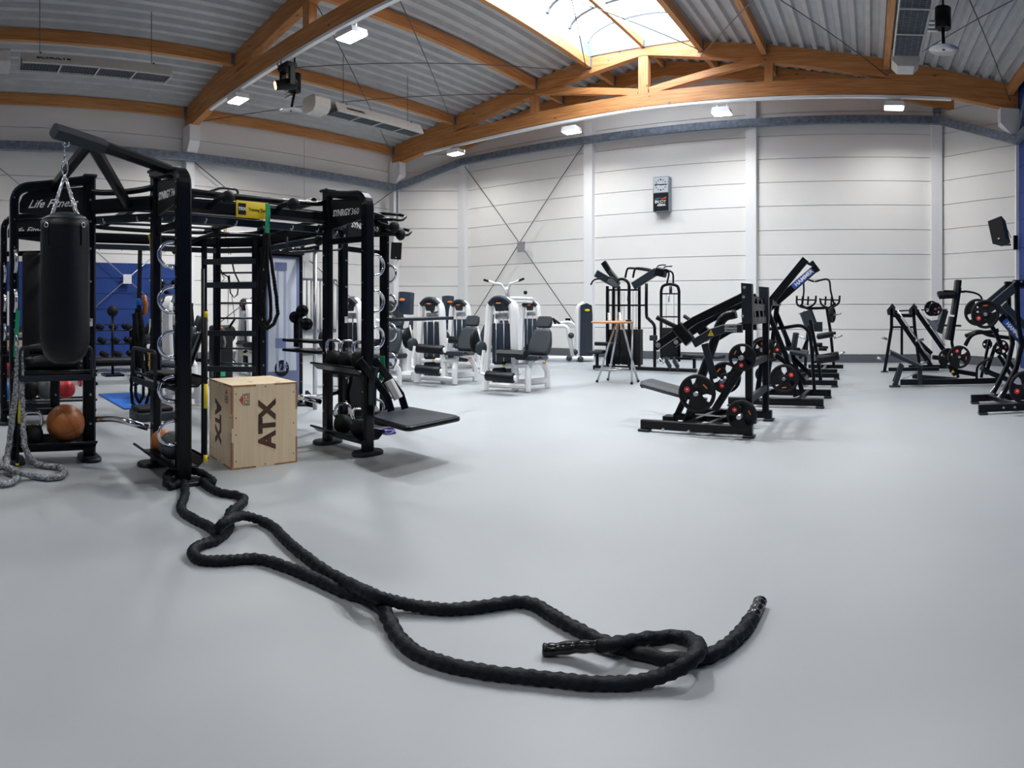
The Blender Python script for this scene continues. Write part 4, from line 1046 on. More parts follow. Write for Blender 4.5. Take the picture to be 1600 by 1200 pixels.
# gooseneck with the grip
gp = PYs((1160, 513, 6.2), (1134, 513, 6.2), (1112, 520, 6.2), (1084, 537, 6.2))
barp(pm, 'gooseneck', gp, w=.06, h=.095, m='slate'); barp(pm, 'gooseneck', [V((p.x, 13.2 - p.y, p.z)) for p in gp], w=.06, h=.095)
for s, y0 in ((-1, 6.2), (1, 7.0)):
    c0 = V((-2.07, y0, 1.13)); barp(pm, 'grip_collar', [c0 + V((.10, 0, -.10)), c0 + V((-.06, 0, .08))], w=.09, h=.13)
    tubep(pm, 'grip', [c0 + V((-.02, s*.0, .05)), c0 + V((-.16, s*.06, .12)), c0 + V((-.27, s*.1, .18))], .026, 'rubber')
ld = gp[0].lerp(gp[1], .55); b = MB(); b.box((ld.x - .02, 6.163, ld.z), (.14, .004, .07)); lb = b.build('label_plate', 'print', pm, label='white riveted name plate')
text('HAMMER', .036, (ld.x - .02, 6.16, ld.z + .017), (1, 0, 0), (0, 0, 1), 'blackm', lb, bold=.001); text('STRENGTH', .030, (ld.x - .02, 6.16, ld.z - .018), (1, 0, 0), (0, 0, 1), 'blackm', lb, bold=.001)
wp = gp[2].lerp(gp[3], .0); b = MB(); b.prism([V((wp.x + a, 6.165, wp.z + c)) for a, c in ((-.035, -.035), (.035, -.03), (.0, .035))], (0, .003, 0)); ws = b.build('warning_sticker', 'yellow', pm)
b = MB(); b.bar((wp.x, 6.163, wp.z - .015), (wp.x, 6.163, wp.z + .012), .006, .002, up=(0, 1, 0), c=0); b.build('print', 'blackm', ws)
barp(pm, 'link_arm', PYs((1101, 537, 6.35), (1116, 592, 6.35)), w=.05, h=.075, m='slate'); barp(pm, 'link_arm', PYs((1101, 537, 6.85), (1112, 585, 6.85)), w=.05, h=.075)
tubep(pm, 'spine_tube', PYs((1076, 655, 6.6), (1092, 600, 6.6), (1112, 545, 6.6), (1128, 500, 6.6), (1150, 490, 6.6)), .055, n=14)
barp(pm, 'seat_post', PYs((1071, 664, 6.35), (1082, 640, 6.35), (1090, 600, 6.45)), w=.06, h=.09)
barp(pm, 'front_strut', PYs((1052, 662, 6.6), (1072, 618, 6.6)), w=.06, h=.07); b = MB(); b.box(zl(-2.36, .05, 6.62), (.14, .16, .1)); b.build('foot', 'black', pm)
barp(pm, 'rear_strut', PYs((1117, 640, 6.2), (1156, 578, 6.2)), w=.055, h=.08); barp(pm, 'rear_strut', PYs((1117, 640, 7.0), (1150, 585, 7.0)), w=.055, h=.08)
barp(pm, 'floor_beam', [zl(-2.3, .10, 6.6), zl(-1.3, .10, 6.6)], w=.08, h=.08); barp(pm, 'seat_beam', [zl(-2.45, .41, 6.6), zl(-1.9, .31, 6.6)], w=.07, h=.06)
padp(pm, 'seat', [zl(-2.68, .485, 6.6), zl(-2.64, .49, 6.6), zl(-2.15, .385, 6.6), zl(-2.1, .365, 6.6)], .34, .085)
for s in (1, -1):
    f = lambda p: V((p.x, p.y if s == 1 else 13.2 - p.y, p.z)); a = (0, -s, 0); side = 'front' if s == 1 else 'far'
    horn(pm, f(zl(-1.83, .487, 6.2)), f(zl(-1.83, .487, 5.93)))
    horn(pm, f(zl(-1.33, .89, 6.1)), f(zl(-1.33, .89, 5.9))); horn(pm, f(zl(-1.34, .27, 6.1)), f(zl(-1.34, .27, 5.85)))
    if s == 1:
        plate(f(zl(-1.83, .487, 5.97)), .208, .045, 'large black plate low on the front of the nearest press, beside its seat', a, spin=R(160))
        plate(f(zl(-1.33, .89, 5.96)), .148, .04, 'medium black plate halfway up the front post of the nearest press', a, spin=R(265))
        plate(f(zl(-1.34, .27, 5.96)), .162, .035, 'black plate at the foot of the front post, outer of two', a, spin=R(140))
        plate(f(zl(-1.34, .27, 6.0)), .162, .035, 'black plate at the foot of the front post, inner of two', a, spin=R(60), marks=False)
    else:
        plate(f(zl(-1.83, .52, 6.0)) , .208, .045, 'large black plate on the far side of the nearest press', (0, -1, 0), spin=R(250))
        plate(f(zl(-1.33, .89, 5.98)), .135, .035, 'medium black plate on the far post of the nearest press', (0, -1, 0), spin=R(100))

# ---------------------------------------------------------------- the lever row machine behind it
lm = thing('lever_row_machine', 'black plate-loaded machine with two long raised levers, behind the nearest press', 'exercise machine', (-1.5, 8.6, 0))
for y, x0, x1 in ((8.1, -2.0, -.64), (9.06, -1.7, -.6)):
    barp(lm, 'base_beam', [(x0, y, .085), (x1, y, .085)], w=.07, h=.10)
    for x in (x0 + .05, x1 - .05): b = MB(); b.box((x, y, .015), (.12, .11, .03), e=.008); b.build('foot', 'slate', lm)
for x in (-1.6, -1.0): barp(lm, 'base_cross_beam', [(x, 8.1, .1), (x + .05, 9.06, .1)], w=.06, h=.07)
for y in (8.25, 8.95):
    barp(lm, 'upright', [(-1.62, y, .1), (-1.5, y, .9), (-1.42, y, 1.55)], w=.07, h=.085)
    barp(lm, 'inner_strut', [(-1.45, y, 1.35), (-1.2, y, .75), (-1.05, y, .14)], w=.05, h=.07)
barp(lm, 'top_beam', [(-1.42, 8.2, 1.5), (-1.42, 9.0, 1.5)], w=.08, h=.1)
for y, p0, p1 in ((8.45, (1199, 478), (1259, 405)), (8.75, (1199, 484), (1277, 417))):
    q = PYs((p0[0], p0[1], y), (p1[0], p1[1], y)); barp(lm, 'long_lever', [q[0] + (q[0] - q[1])*.25] + q, w=.055, h=.11)
    if y > 8.6:
        m1, m2 = q[0].lerp(q[1], .52), q[0].lerp(q[1], .92); 
        M['blue_label'] = mat('blue_label', (.03, .09, .42), .4)
        b = MB(); b.bar(m1 - V((0, .03, 0)), m2 - V((0, .03, 0)), .006, .085, c=0); lb = b.build('label_strip', 'blue_label', lm, label='blue label strip with white lettering'); d_ = (m2 - m1).normalized()
        text('HAMMER', .085, m1.lerp(m2, .55) - V((0, .036, 0)), d_, V((-d_.z, 0, d_.x)), 'print', lb, bold=.002)
tubep(lm, 'lever_handle', PYs((1259, 410, 8.45), (1268, 414, 8.6), (1276, 417, 8.75)), .02); barp(lm, 'lever_head', PYs((1268, 409, 8.7), (1279, 424, 8.7)), w=.09, h=.06)
tubep(lm, 'bent_frame', PYs((1200, 514, 9.0), (1225, 512, 9.0), (1250, 509, 9.0), (1262, 517, 9.0), (1267, 535, 9.0), (1270, 575, 9.0), (1273, 618, 9.0)), .028, k=5)
tubep(lm, 'bent_frame', PYs((1212, 512, 8.5), (1216, 535, 8.5), (1228, 544, 8.5), (1250, 546, 8.5)), .025); tubep(lm, 'handle', PYs((1224, 514, 8.6), (1228, 530, 8.6), (1232, 548, 8.6)), .022)
barp(lm, 'seat_strut', PYs((1212, 555, 8.55), (1240, 575, 8.55), (1258, 598, 8.55)), w=.05, h=.07); barp(lm, 'seat_strut', PYs((1240, 560, 8.7), (1266, 585, 8.7)), w=.05, h=.07)
padp(lm, 'seat', PYs((1236, 548, 8.6), (1262, 553, 8.6)), .3, .09); padp(lm, 'chest_pad', PYs((1244, 520, 8.6), (1240, 545, 8.6)), .07, .25, up=(0, 1, 0))
for c, rr_, lab, sp in ((PY(1225, 592, 8.0), .205, 'large black plate low on the lever machine, right of the nearest press', 30), (PY(1191, 545, 8.05), .17, 'black plate with two red emblems behind the nearest press post', 100), (PY(1205, 548, 8.9), .17, 'black plate on the far side of the lever machine', 10), (PY(1192, 585, 9.2), .13, 'small black plate low behind the nearest press', 50)):
    plate(c, rr_, .045, lab, spin=R(sp)); horn(lm, V((c.x, c.y - .04, c.z)), V((c.x, c.y + .25, c.z)))

# ---------------------------------------------------------------- row machine with rollers and the twin-arm pull machine by the back wall
rm_ = thing('abdominal_machine', 'black machine with thick roller pads, right of the long-lever machine', 'exercise machine', (-.9, 10.9, 0))
for y, x0, x1 in ((10.35, -1.8, -.57), (11.5, -1.5, -.6)): barp(rm_, 'base_beam', [(x0, y, .08), (x1, y, .08)], w=.07, h=.09); [MB().box((x, y, .015), (.12, .11, .03), e=.008).build('foot', 'slate', rm_) for x in (x0 + .05, x1 - .05)]
barp(rm_, 'base_cross_beam', [(-1.2, 10.35, .08), (-1.2, 11.5, .08)], w=.06, h=.07)
barp(rm_, 'upright', PYs((1283, 600, 10.5), (1278, 560, 10.5), (1266, 500, 10.5)), w=.06, h=.08); barp(rm_, 'strut', PYs((1250, 560, 10.8), (1262, 530, 10.8), (1270, 505, 10.8)), w=.05, h=.06)
barp(rm_, 'roller_arm', PYs((1276, 527, 10.5), (1306, 520, 10.5)), w=.04, h=.05); barp(rm_, 'roller_arm', PYs((1270, 566, 10.5), (1312, 560, 10.5)), w=.04, h=.05); barp(rm_, 'roller_arm', PYs((1270, 560, 10.6), (1272, 540, 10.6), (1294, 543, 10.6)), w=.04, h=.05)
for (x0, y0, x1, y1, r) in ((1277, 526, 1302, 522, .055), (1277, 562, 1311, 556, .085), (1279, 545, 1292, 545, .038), (1276, 538, 1285, 538, .03)):
    p, q = PYs((x0, y0, 10.42), (x1, y1, 10.42)); b = MB(); b.tube([p, p.lerp(q, .03), p.lerp(q, .97), q], r, n=14, rf=lambda i, m: .75 if i in (0, m-1) else 1); b.build('roller_pad', 'leather', rm_)
for p, q in (((1246, 524), (1260, 530)), ((1303, 528), (1316, 524)), ((1305, 556), (1320, 550))): tubep(rm_, 'chrome_horn', PYs((p[0], p[1], 10.5), (q[0], q[1], 10.5)), .02, 'steel')
tp_ = thing('pull_machine', 'black pull machine with two raised handle arms standing by the back wall', 'exercise machine', (-1.0, 12.9, 0))
Yt = 12.6
for y, x0, x1 in ((12.3, -1.5, -.68), (13.3, -1.4, -.6)): barp(tp_, 'base_beam', [(x0, y, .08), (x1, y, .08)], w=.07, h=.09)
barp(tp_, 'base_cross_beam', [(-1.0, 12.3, .08), (-1.0, 13.3, .08)], w=.07, h=.07)
barp(tp_, 'frame_post', PYs((1258, 575, Yt), (1262, 520, Yt), (1266, 480, Yt)), w=.06, h=.09); barp(tp_, 'frame_post', PYs((1303, 572, Yt), (1298, 520, Yt), (1292, 482, Yt)), w=.06, h=.09)
for sx, x in ((-1, 1254), (1, 1294)):
    tubep(tp_, 'handle_arm', PYs((1272 if sx < 0 else 1273, 440, Yt - .3), (x + (3 if sx < 0 else 0), 437, Yt - .3), (x + (2 if sx < 0 else 4), 455, Yt - .2), (x + (0 if sx < 0 else 9), 475, Yt)), .02, k=5)
    x0, x1 = (1245, 1275) if sx < 0 else (1281, 1312)
    tubep(tp_, 'grip_bracket', PYs((x0, 462 if sx < 0 else 466, Yt - .1), (x0 + (1 if sx < 0 else 3), 476, Yt - .1), ((x0 + x1)/2, 481, Yt - .1), (x1 - 2, 474, Yt - .1), (x1, 462, Yt - .1)), .022)
    barp(tp_, 'bracket_rail', PYs((x0 + 1, 468, Yt - .1), (x1 - 1, 469, Yt - .1)), w=.03, h=.03)
    for k in (.3, .6): xx = x0 + (x1 - x0)*k; tubep(tp_, 'grip', PYs((xx, 463, Yt - .15), (xx - 1, 477, Yt - .15)), .02, 'rubber')
barp(tp_, 'top_yoke', PYs((1250, 477, Yt), (1262, 482, Yt), (1296, 481, Yt), (1306, 474, Yt)), w=.05, h=.06)
padp(tp_, 'chest_pad', PYs((1259, 486, Yt - .3), (1267, 508, Yt - .3)), .28, .09, up=(0, 1, 0)); padp(tp_, 'back_pad', PYs((1275, 503, Yt - .1), (1275, 518, Yt - .1)), .28, .08, up=(0, 1, 0))
plate(PY(1302, 492, Yt - .1), .17, .06, 'black plate hung on the right arm of the pull machine by the back wall', (1, -.3, 0), marks=False); tubep(tp_, 'chrome_horn', PYs((1300, 493, Yt - .1), (1314, 490, Yt - .2)), .02, 'steel')
plate(PY(1255, 495, Yt - .1), .12, .05, 'black plate on the left arm of the pull machine by the back wall', (-1, -.3, 0), marks=False); tubep(tp_, 'chrome_horn', PYs((1258, 493, Yt - .1), (1248, 490, Yt - .2)), .02, 'steel')

# ---------------------------------------------------------------- sled press against the back wall, right
hs = thing('sled_press', 'black angled sled press with twin sloping rails against the back wall, right', 'exercise machine', (.9, 12.9, 0))
Yh, Yf = 12.9, 13.6
for (xt, xb, yb) in ((1393, 1382, 580), (1427, 1436, 566)):
    barp(hs, 'upright', PYs((xt, 482, Yh), (xt + (0 if xt < 1400 else 2), 512, Yh)) + [PY(xb, min(yb, 580), Yh)] + ([] if yb > 570 else [V((PY(1438, 570, Yh).x, Yh, .02))]), w=.07, h=.10)
    b = MB(); p = PY(xt + 1, 481, Yh); b.prism([p + V((a, -.05, c)) for a, c in ((-.12, -.05), (0, .1), (.07, .02), (.06, -.16), (-.1, -.16))], (0, .1, 0)); b.build('pivot_plate', 'slate', hs)
b = MB(); b.box((PY(1382, 581, Yh).x, Yh, .01), (.16, .14, .02)); b.build('foot', 'slate', hs)
for y in (493, 511): barp(hs, 'cross_beam', PYs((1393, y, Yh), (1427, y, Yh)), w=.05, h=.08 if y == 493 else .04)
barp(hs, 'cross_beam', PYs((1400, 486, Yh + .1), (1450, 484, Yh + .5)), w=.03, h=.03)
for (a, c, y) in (((1430, 484), (1478, 552), Yh), ((1396, 486), (1455, 572), Yh)):
    barp(hs, 'sloping_rail', PYs((a[0], a[1], y), (c[0], c[1], y)), w=.06, h=.10); 
    tubep(hs, 'guide_rod', PYs((a[0] + 6, a[1] - 2, y - .06), (c[0] - 2, c[1] - 12, y - .06)), .018, 'steel', smooth=False)
barp(hs, 'rear_post', PYs((1409, 512, Yf), (1409, 562, Yf)), w=.06, h=.06); barp(hs, 'base_beam', [(.42, Yh, .06), (1.55, Yh, .06)], w=.06, h=.08); barp(hs, 'base_beam', [(.9, Yh + .5, .06), (1.95, Yh + .5, .06)], w=.06, h=.09)
b = MB(); b.prism(PYs((1473, 485, Yh - .1), (1482, 486, Yh - .1), (1472, 522, Yh - .1), (1464, 518, Yh - .1)), (0, .5, 0)); b.build('foot_plate', 'slate', hs)
b = MB(); b.prism(PYs((1447, 496, Yh - .06), (1456, 501, Yh - .06), (1468, 499, Yh - .06), (1462, 517, Yh - .06), (1455, 509, Yh - .06)), (0, .04, 0)); b.build('sled_bracket', 'steel', hs)
for k, (x, y, Y) in enumerate(((1462, 483, Yh - .25), (1456, 482, Yh - .1))): plate(PY(x, y, Y), .15 if k == 0 else .17, .05, ('black plate on the sled press, front of two' if k == 0 else 'black plate on the sled press, rear of two'), (.3, -1, 0), spin=R(20), marks=(k == 0))
horn(hs, PY(1462, 483, Yh - .28), PY(1456, 483, Yh + .1))
tubep(hs, 'sled_bar', PYs((1450, 508, Yh), (1502, 509, Yh - .1)), .022, 'slate', smooth=False); tubep(hs, 'sled_bar', PYs((1455, 484, Yh), (1480, 484, Yh)), .022, 'steel', smooth=False)
padp(hs, 'back_pad', PYs((1436, 534, Yh + .1), (1455, 552, Yh + .1)), .3, .09, m='leather'); padp(hs, 'seat', PYs((1457, 558, Yh + .1), (1476, 560, Yh + .1)), .3, .09, m='leather')
for (x0, y0, x1, y1) in ((1377, 527, 1386, 530), (1371, 559, 1381, 562), (1430, 533, 1443, 530), (1438, 567, 1450, 565)): tubep(hs, 'chrome_horn', PYs((x0, y0, Yh - .05), (x1, y1, Yh - .02)), .028, 'steel', smooth=False)

# ---- hip thrust / squat machine with the sloping footboard
gm = thing('standing_leg_machine', 'long black leg machine with sloping footboard and tall padded column', 'exercise machine', (1.3, 10.4, 0))
Yg = 10.4
barp(gm, 'base_beam', [(.55, Yg, .085), (2.4, Yg, .085)], w=.07, h=.10); barp(gm, 'rear_base_beam', [(.85, Yg + .9, .09), (1.6, Yg + .2, .09)], w=.06, h=.09)
for a, c in (((1409, 570), (1398, 603)), ((1437, 577), (1438, 601))): barp(gm, 'board_leg', PYs((a[0], a[1], Yg), (c[0], c[1], Yg)), w=.08, h=.09, m='slate')
barp(gm, 'board_leg', PYs((1408, 568, Yg + .35), (1397, 596, Yg + .35)), w=.06, h=.07)
b = MB(); P = PYs((1392, 549, Yg - .1), (1443, 573, Yg - .1), (1443, 578, Yg - .1), (1391, 555, Yg - .1)); b.prism(P, (0, .55, 0)); b.build('footboard', 'slate', gm)
b = MB(); b.box(V((PY(1398, 604, Yg).x, Yg, .012)), (.2, .16, .024), e=.006); b.build('foot', 'slate', gm)
tubep(gm, 'brace_rod', PYs((1410, 592, Yg - .05), (1435, 582, Yg - .05)), .012, 'steel', smooth=False)
padp(gm, 'column_pad', PYs((1497, 438, Yg), (1494, 465, Yg), (1490, 492, Yg)), .10, .34, m='leather', up=(0, 1, 0)); padp(gm, 'column_pad', PYs((1488, 495, Yg), (1485, 512, Yg), (1481, 531, Yg)), .10, .34, m='leather', up=(0, 1, 0))
barp(gm, 'column', PYs((1500, 450, Yg + .05), (1487, 535, Yg + .05), (1492, 560, Yg + .05), (1497, 590, Yg + .05)), w=.05, h=.07)
for y, Y in ((462, Yg - .15), (460, Yg + .2)): padp(gm, 'shoulder_pad', PYs((1466, y + 1, Y), (1468, y, Y), (1492, y - 1, Y)), .15, .12, m='leather')
barp(gm, 'pad_bar', PYs((1474, 455, Yg), (1507, 456, Yg)), w=.05, h=.04)
tubep(gm, 'handle_tube', PYs((1506, 455, Yg), (1520, 457, Yg), (1530, 461, Yg), (1535, 468, Yg)), .018)
tubep(gm, 'bent_frame', PYs((1508, 540, Yg), (1516, 526, Yg), (1527, 520, Yg), (1545, 519, Yg), (1560, 516, Yg)), .038, k=5, n=10); tubep(gm, 'bent_frame', PYs((1508, 525, Yg + .2), (1530, 518, Yg + .2), (1548, 524, Yg + .2), (1592, 530, Yg + .2)), .038, k=5, n=10)
tubep(gm, 'bent_frame', PYs((1526, 594, Yg), (1527, 575, Yg), (1534, 567, Yg), (1552, 557, Yg)), .024, k=5)
barp(gm, 'carriage', PYs((1484, 578, Yg - .1), (1525, 585, Yg - .1)), w=.09, h=.08); barp(gm, 'carriage_block', PYs((1484, 570, Yg - .1), (1494, 585, Yg - .1)), w=.12, h=.12)
b = MB(); p = PY(1489, 580, Yg - .2); b.prism([p + V((a, 0, c)) for a, c in ((-.03, -.025), (.03, -.025), (0, .03))], (0, .003, 0)); b.build('warning_sticker', 'yellow', gm)
plate(PY(1499, 558, Yg - .28), .205, .05, 'large black plate at the foot of the tall padded column', spin=R(110)); plate(PY(1482, 560, Yg + .25), .19, .05, 'black plate on the far side of the tall padded column', spin=R(100), marks=False)
horn(gm, PY(1499, 558, Yg - .3), PY(1497, 558, Yg + .2))
for a, c in (((1555, 540), (1540, 585)), ((1560, 555), (1582, 590)), ((1568, 552), (1590, 585)), ((1546, 530), (1533, 590))): barp(gm, 'rack_leg', PYs((a[0], a[1], Yg + .6), (c[0], c[1] , Yg + .6)), w=.05, h=.07)
plate(PY(1565, 543, Yg + .4), .145, .05, 'black plate hung above the V-shaped legs at the right', spin=R(0)); plate(PY(1543, 538, Yg + .9), .10, .04, 'small black plate left of the V-shaped legs at the right', marks=False)
horn(gm, PY(1565, 543, Yg + .38), PY(1562, 543, Yg + .9))
padp(gm, 'seat', PYs((1534, 575, Yg - .1), (1548, 583, Yg - .1), (1572, 592, Yg - .1)), .32, .09, m='leather')

# ---- machine cut by the right picture edge
em = thing('incline_press_machine', 'black plate-loaded machine cut off by the right picture edge', 'exercise machine', (2.2, 8.0, 0))
Y1, Y2 = 7.5, 8.4
for y, x0 in ((Y1, 1.42), (Y2, 1.48)):
    barp(em, 'base_beam', [(x0, y, .085), (2.9, y, .085)], w=.07, h=.10)
    b = MB(); b.box((x0 + .06, y, .015), (.12, .12, .03), e=.008); b.build('foot', 'slate', em)
barp(em, 'base_cross_beam', [(1.95, Y1, .1), (1.75, Y2, .1)], w=.06, h=.07); barp(em, 'base_cross_beam', [(2.5, Y1, .1), (2.5, Y2, .1)], w=.06, h=.07)
for Y in (7.7, 8.2):
    barp(em, 'top_beam', [PY(1583, 443, 7.7) + V((0, Y - 7.7, 0)), PY(1583, 443, 7.7) + V((.9, Y - 7.7, 0))], w=.09, h=.10)
    barp(em, 'lever_arm', [p + V((0, Y - 7.7, 0)) for p in PYs((1589, 446, 7.7), (1556, 474, 7.7), (1544, 483, 7.7))], w=.055, h=.12, m='slate')
    barp(em, 'diagonal_beam', [p + V((0, Y - 7.7, 0)) for p in PYs((1568, 476, 7.7), (1604, 512, 7.7))], w=.055, h=.09, m='slate')
    barp(em, 'upright', [p + V((0, Y - 7.7, 0)) for p in PYs((1589, 446, 7.7), (1590, 500, 7.7), (1596, 540, 7.7), (1588, 575, 7.7), (1564, 622, 7.7))], w=.06, h=.09)
    p = PY(1560, 622, 7.7) + V((0, Y - 7.7, 0)); barp(em, 'adjuster', [p, PY(1574, 605, 7.7) + V((0, Y - 7.7, 0))], w=.04, h=.05, m='steel')
m1, m2 = PY(1563, 494, 7.75), PY(1600, 536, 7.75)
barp(em, 'label_beam', [m1, m2 + (m2-m1)*.1], w=.055, h=.11); b = MB(); b.bar(m1.lerp(m2, .15) - V((0, .032, 0)), m2.lerp(m1, .12) - V((0, .032, 0)), .004, .085, c=0); lb = b.build('label_strip', 'blue_label', em, label='blue label strip with white lettering'); d_ = (m2 - m1).normalized()
text('HAMMER', .075, m1.lerp(m2, .55) - V((0, .038, 0)), d_, V((-d_.z, 0, d_.x)), 'print', lb, bold=.002)
barp(em, 'seat_back_frame', [PY(1540, 495, 8.0), PY(1556, 520, 8.0), PY(1566, 545, 8.0)], w=.05, h=.06)
plate(PY(1540, 491, 7.45), .19, .045, 'large three-hole plate high on the machine at the right edge', spin=R(210)); plate(PY(1528, 488, 7.9), .19, .045, 'rear plate behind the high three-hole plate at the right edge', spin=R(150), marks=False)
horn(em, PY(1540, 491, 7.42), PY(1534, 491, 8.0))
plate(PY(1603, 606, 7.2), .22, .05, 'large plate cut by the right picture edge near the floor', spin=R(200)); horn(em, PY(1603, 606, 7.15), PY(1600, 606, 7.7)); 
bolts(em, PYs((1585, 440, 7.64), (1596, 440, 7.64)) + [V((1.75, 7.46, .09)), V((1.9, 7.46, .09))])
# ---------------------------------------------------------------- white strength machines
M['navy'] = mat('navy_shroud', (0.018, 0.028, 0.048), .35)
def tower(t, lx=0.0, ly=0.0, h=1.57, w=.24, rz=0.0, logo_side=False):
    def P(x, y, z): c, s = math.cos(rz), math.sin(rz); return V((lx + x*c - y*s, ly + x*s + y*c, z))
    b = MB(); b.bar(0, 0, .10, .17, path=[P(-w, -.12, .02), P(-w, -.06, .6), P(-w*.97, 0, 1.2)] + sm([P(-w*.97, 0, 1.2), P(-w*.86, 0, h*.91), P(-w*.5, 0, h*.985), P(0, 0, h), P(w*.5, 0, h*.985), P(w*.86, 0, h*.91), P(w*.97, 0, 1.2)], 4)[1:] + [P(w, .03, .6), P(w, .06, .02)], up=None, c=.35)
    b.build('tower_frame', 'white', t, local=True)
    b = MB(); b.box(P(0, .06, .62), (w*1.45, .12, 1.08), rz=rz, e=.02); b.build('weight_shroud', 'navy', t, local=True)
    for s in (-.35, .25): b = MB(); b.cyl(P(w*s, -.015, .14), P(w*s, -.015, 1.30), .009, n=8); b.build('guide_rod', 'steel', t, local=True)
    b = MB(); b.box(P(w*-.05, -.02, .35), (w*.9, .05, .30), rz=rz, e=.01); b.build('weight_stack', 'blackm', t, local=True)
    b = MB(); b.box(P(0, .04, 1.28), (w*1.0, .08, .10), rz=rz, e=.02); b.build('pulley_block', 'steel', t, local=True)
    b = MB(); b.bar(0, 0, .20, .10, path=sm([P(-w*.75, 0, h*.945), P(-w*.3, -.01, h*1.0), P(w*.3, -.01, h*1.0), P(w*.75, 0, h*.945)], 4), up=None, c=.3); b.build('tower_cap', 'slate', t, local=True)
    b = MB(); b.prism([P(-.10, -.10, h*.97), P(.10, -.10, h*.97), P(.06, -.09, h*.87), P(-.06, -.09, h*.87)], P(0, .1, 0) - P(0, 0, 0)); b.build('console', 'slate', t, local=True)
    b = MB(); b.box(P(0, -.105, h*.955), (.09, .012, .022), rz=rz, e=.005); b.build('orange_badge', 'orange', t, local=True)
def lbar(t, name, pts, w, h, m='white', c=.35, up=(0, 0, 1)): b = MB(); b.bar(0, 0, w, h, path=[V(p) for p in pts], up=up, c=c); return b.build(name, m, t, local=True)
def lroll(t, p, q, r, m='leather'):
    p, q = V(p), V(q); b = MB(); b.tube([p, p.lerp(q, .03), p.lerp(q, .97), q], r, n=16, rf=lambda i, k: .8 if i in (0, k-1) else 1); rl = b.build('roller_pad', m, t, local=True)
    d = (q - p).normalized(); b = MB(); b.cyl(q, q + d*.035, r*.55, n=12); b.build('roller_cap', 'white', t, local=True)
def rpad(t, name, c0, c1, w0, w1, th, m='pad', r=.07):
    # a padded board with rounded corners between two centre points, crowned towards the sitter
    c0, c1 = V(c0), V(c1); d = (c1 - c0); X = V((1, 0, 0)); n = X.cross(d).normalized()
    def ring(f, off):
        P = [c0 - X*w0/2, c0 + X*w0/2, c0 + d*.45 + X*max(w0, w1)*.54, c1 + X*w1/2, c1 - X*w1/2, c0 + d*.45 - X*max(w0, w1)*.54]; c = (c0 + c1)/2
        return [c + (p - c)*f + n*off for p in rnd(P, r, 4)]
    b = MB(); b.skin([b.ring(ring(f, o)) for f, o in ((.90, -th/2), (1, -th/2 + .012), (1, th/2 - .03), (.95, th/2 - .008), (.80, th/2))], smooth=True); return b.build(name, m, t, local=True)
def leg_machine(loc, rz, lab, kind, grp=None):
    t = thing('leg_machine', lab, 'exercise machine', loc, rz, grp)
    tower(t)
    sx = .50
    lbar(t, 'front_leg', [(sx, -.02, .02), (sx, -.02, .3), (sx + .0, .05, .52)], .10, .11, up=(0, 1, 0)); lbar(t, 'rear_leg', [(sx + .12, .62, .02), (sx + .12, .60, .3), (sx + .05, .5, .5), (sx, .25, .54)], .10, .10, up=(1, 0, 0))
    lbar(t, 'base_bar', [(-.2, -.05, .10), (sx, -.02, .10)], .08, .09); lbar(t, 'base_bar', [(.24, .06, .14), (sx + .1, .58, .14)], .08, .12); lbar(t, 'side_bar', [(-.2, -.02, .42), (sx, .0, .46)], .07, .09)
    lbar(t, 'seat', [(sx + .0, -.08, .585), (sx, .2, .575), (sx, .42, .56)], .42, .07, 'pad', .45)
    rpad(t, 'backrest', (sx + .02, .42, .60), (sx + .04, .60, 1.05), .38, .30, .10)
    rpad(t, 'headrest', (sx + .04, .62, 1.07), (sx + .05, .69, 1.27), .27, .25, .08, r=.04)
    lbar(t, 'back_post', [(sx + .02, .45, .5), (sx + .05, .66, 1.05)], .06, .05, 'blackm', .2, up=(0, 1, 0))
    for s in (-.2, .2): b = MB(); b.tube([(sx + s, .15, .56), (sx + s + .02, .0, .60), (sx + s + .03, -.08, .60)], .018); b.build('seat_grip', 'rubber', t, local=True)
    b = MB(); b.sphere((-.34, -.30, .86), .20, (.28, .9, 1.0)); b.build('cam_disc', 'blackm', t, local=True)
    b = MB(); b.lathe((-.20, -.36, .75), (1, -.5, 0), [(.01, -.03), (.11, -.02), (.125, 0), (.10, .025), (.01, .035)], n=20); b.build('hub_disc', 'pad', t, local=True)
    b = MB(); b.cyl((-.36, -.3, .78), (-.18, -.34, .75), .05); b.build('hub_shaft', 'white', t, local=True)
    b = MB(); b.tube([(-.30, -.28, 1.08), (-.22, -.32, .84)], .012); b.sphere((-.30, -.28, 1.09), .018); b.build('range_pin', 'white', t, local=True)
    lbar(t, 'swing_arm', [(-.14, -.38, .72), (-.16, -.42, .5), (-.14, -.46, .34), (-.06, -.46, .32)], .05, .06, up=(0, 1, 0))
    lroll(t, (-.06, -.46, .31), (.44, -.46, .29), .085)
    if kind == 'curl':
        lroll(t, (-.14, -.30, .68), (.42, -.30, .66), .085)
    else:
        lbar(t, 'thigh_pad', [(.02, -.12, .665), (.5, -.12, .655)], .26, .12, 'leather', .45)
    b = MB(); b.sphere((.10, -.12, .45), .022); b.build('selector_knob', 'yellow', t, local=True)
    b = MB(); b.box((sx + .25, .1, .50), (.05, .03, .03)); b.build('orange_tag', 'orange', t, local=True)
    return t
lA = leg_machine((-5.86, 7.98, 0), R(12), 'white leg extension machine with grey padded seat, foremost of the white machines', 'ext')
lB = leg_machine((-7.48, 7.98, 0), R(14), 'white leg curl machine with two black rollers, left of the foremost white machine', 'curl')
dup(lB, (-9.0, 10.6, 0), R(14), 'white leg machine whose black headrest shows behind the leg curl machine')
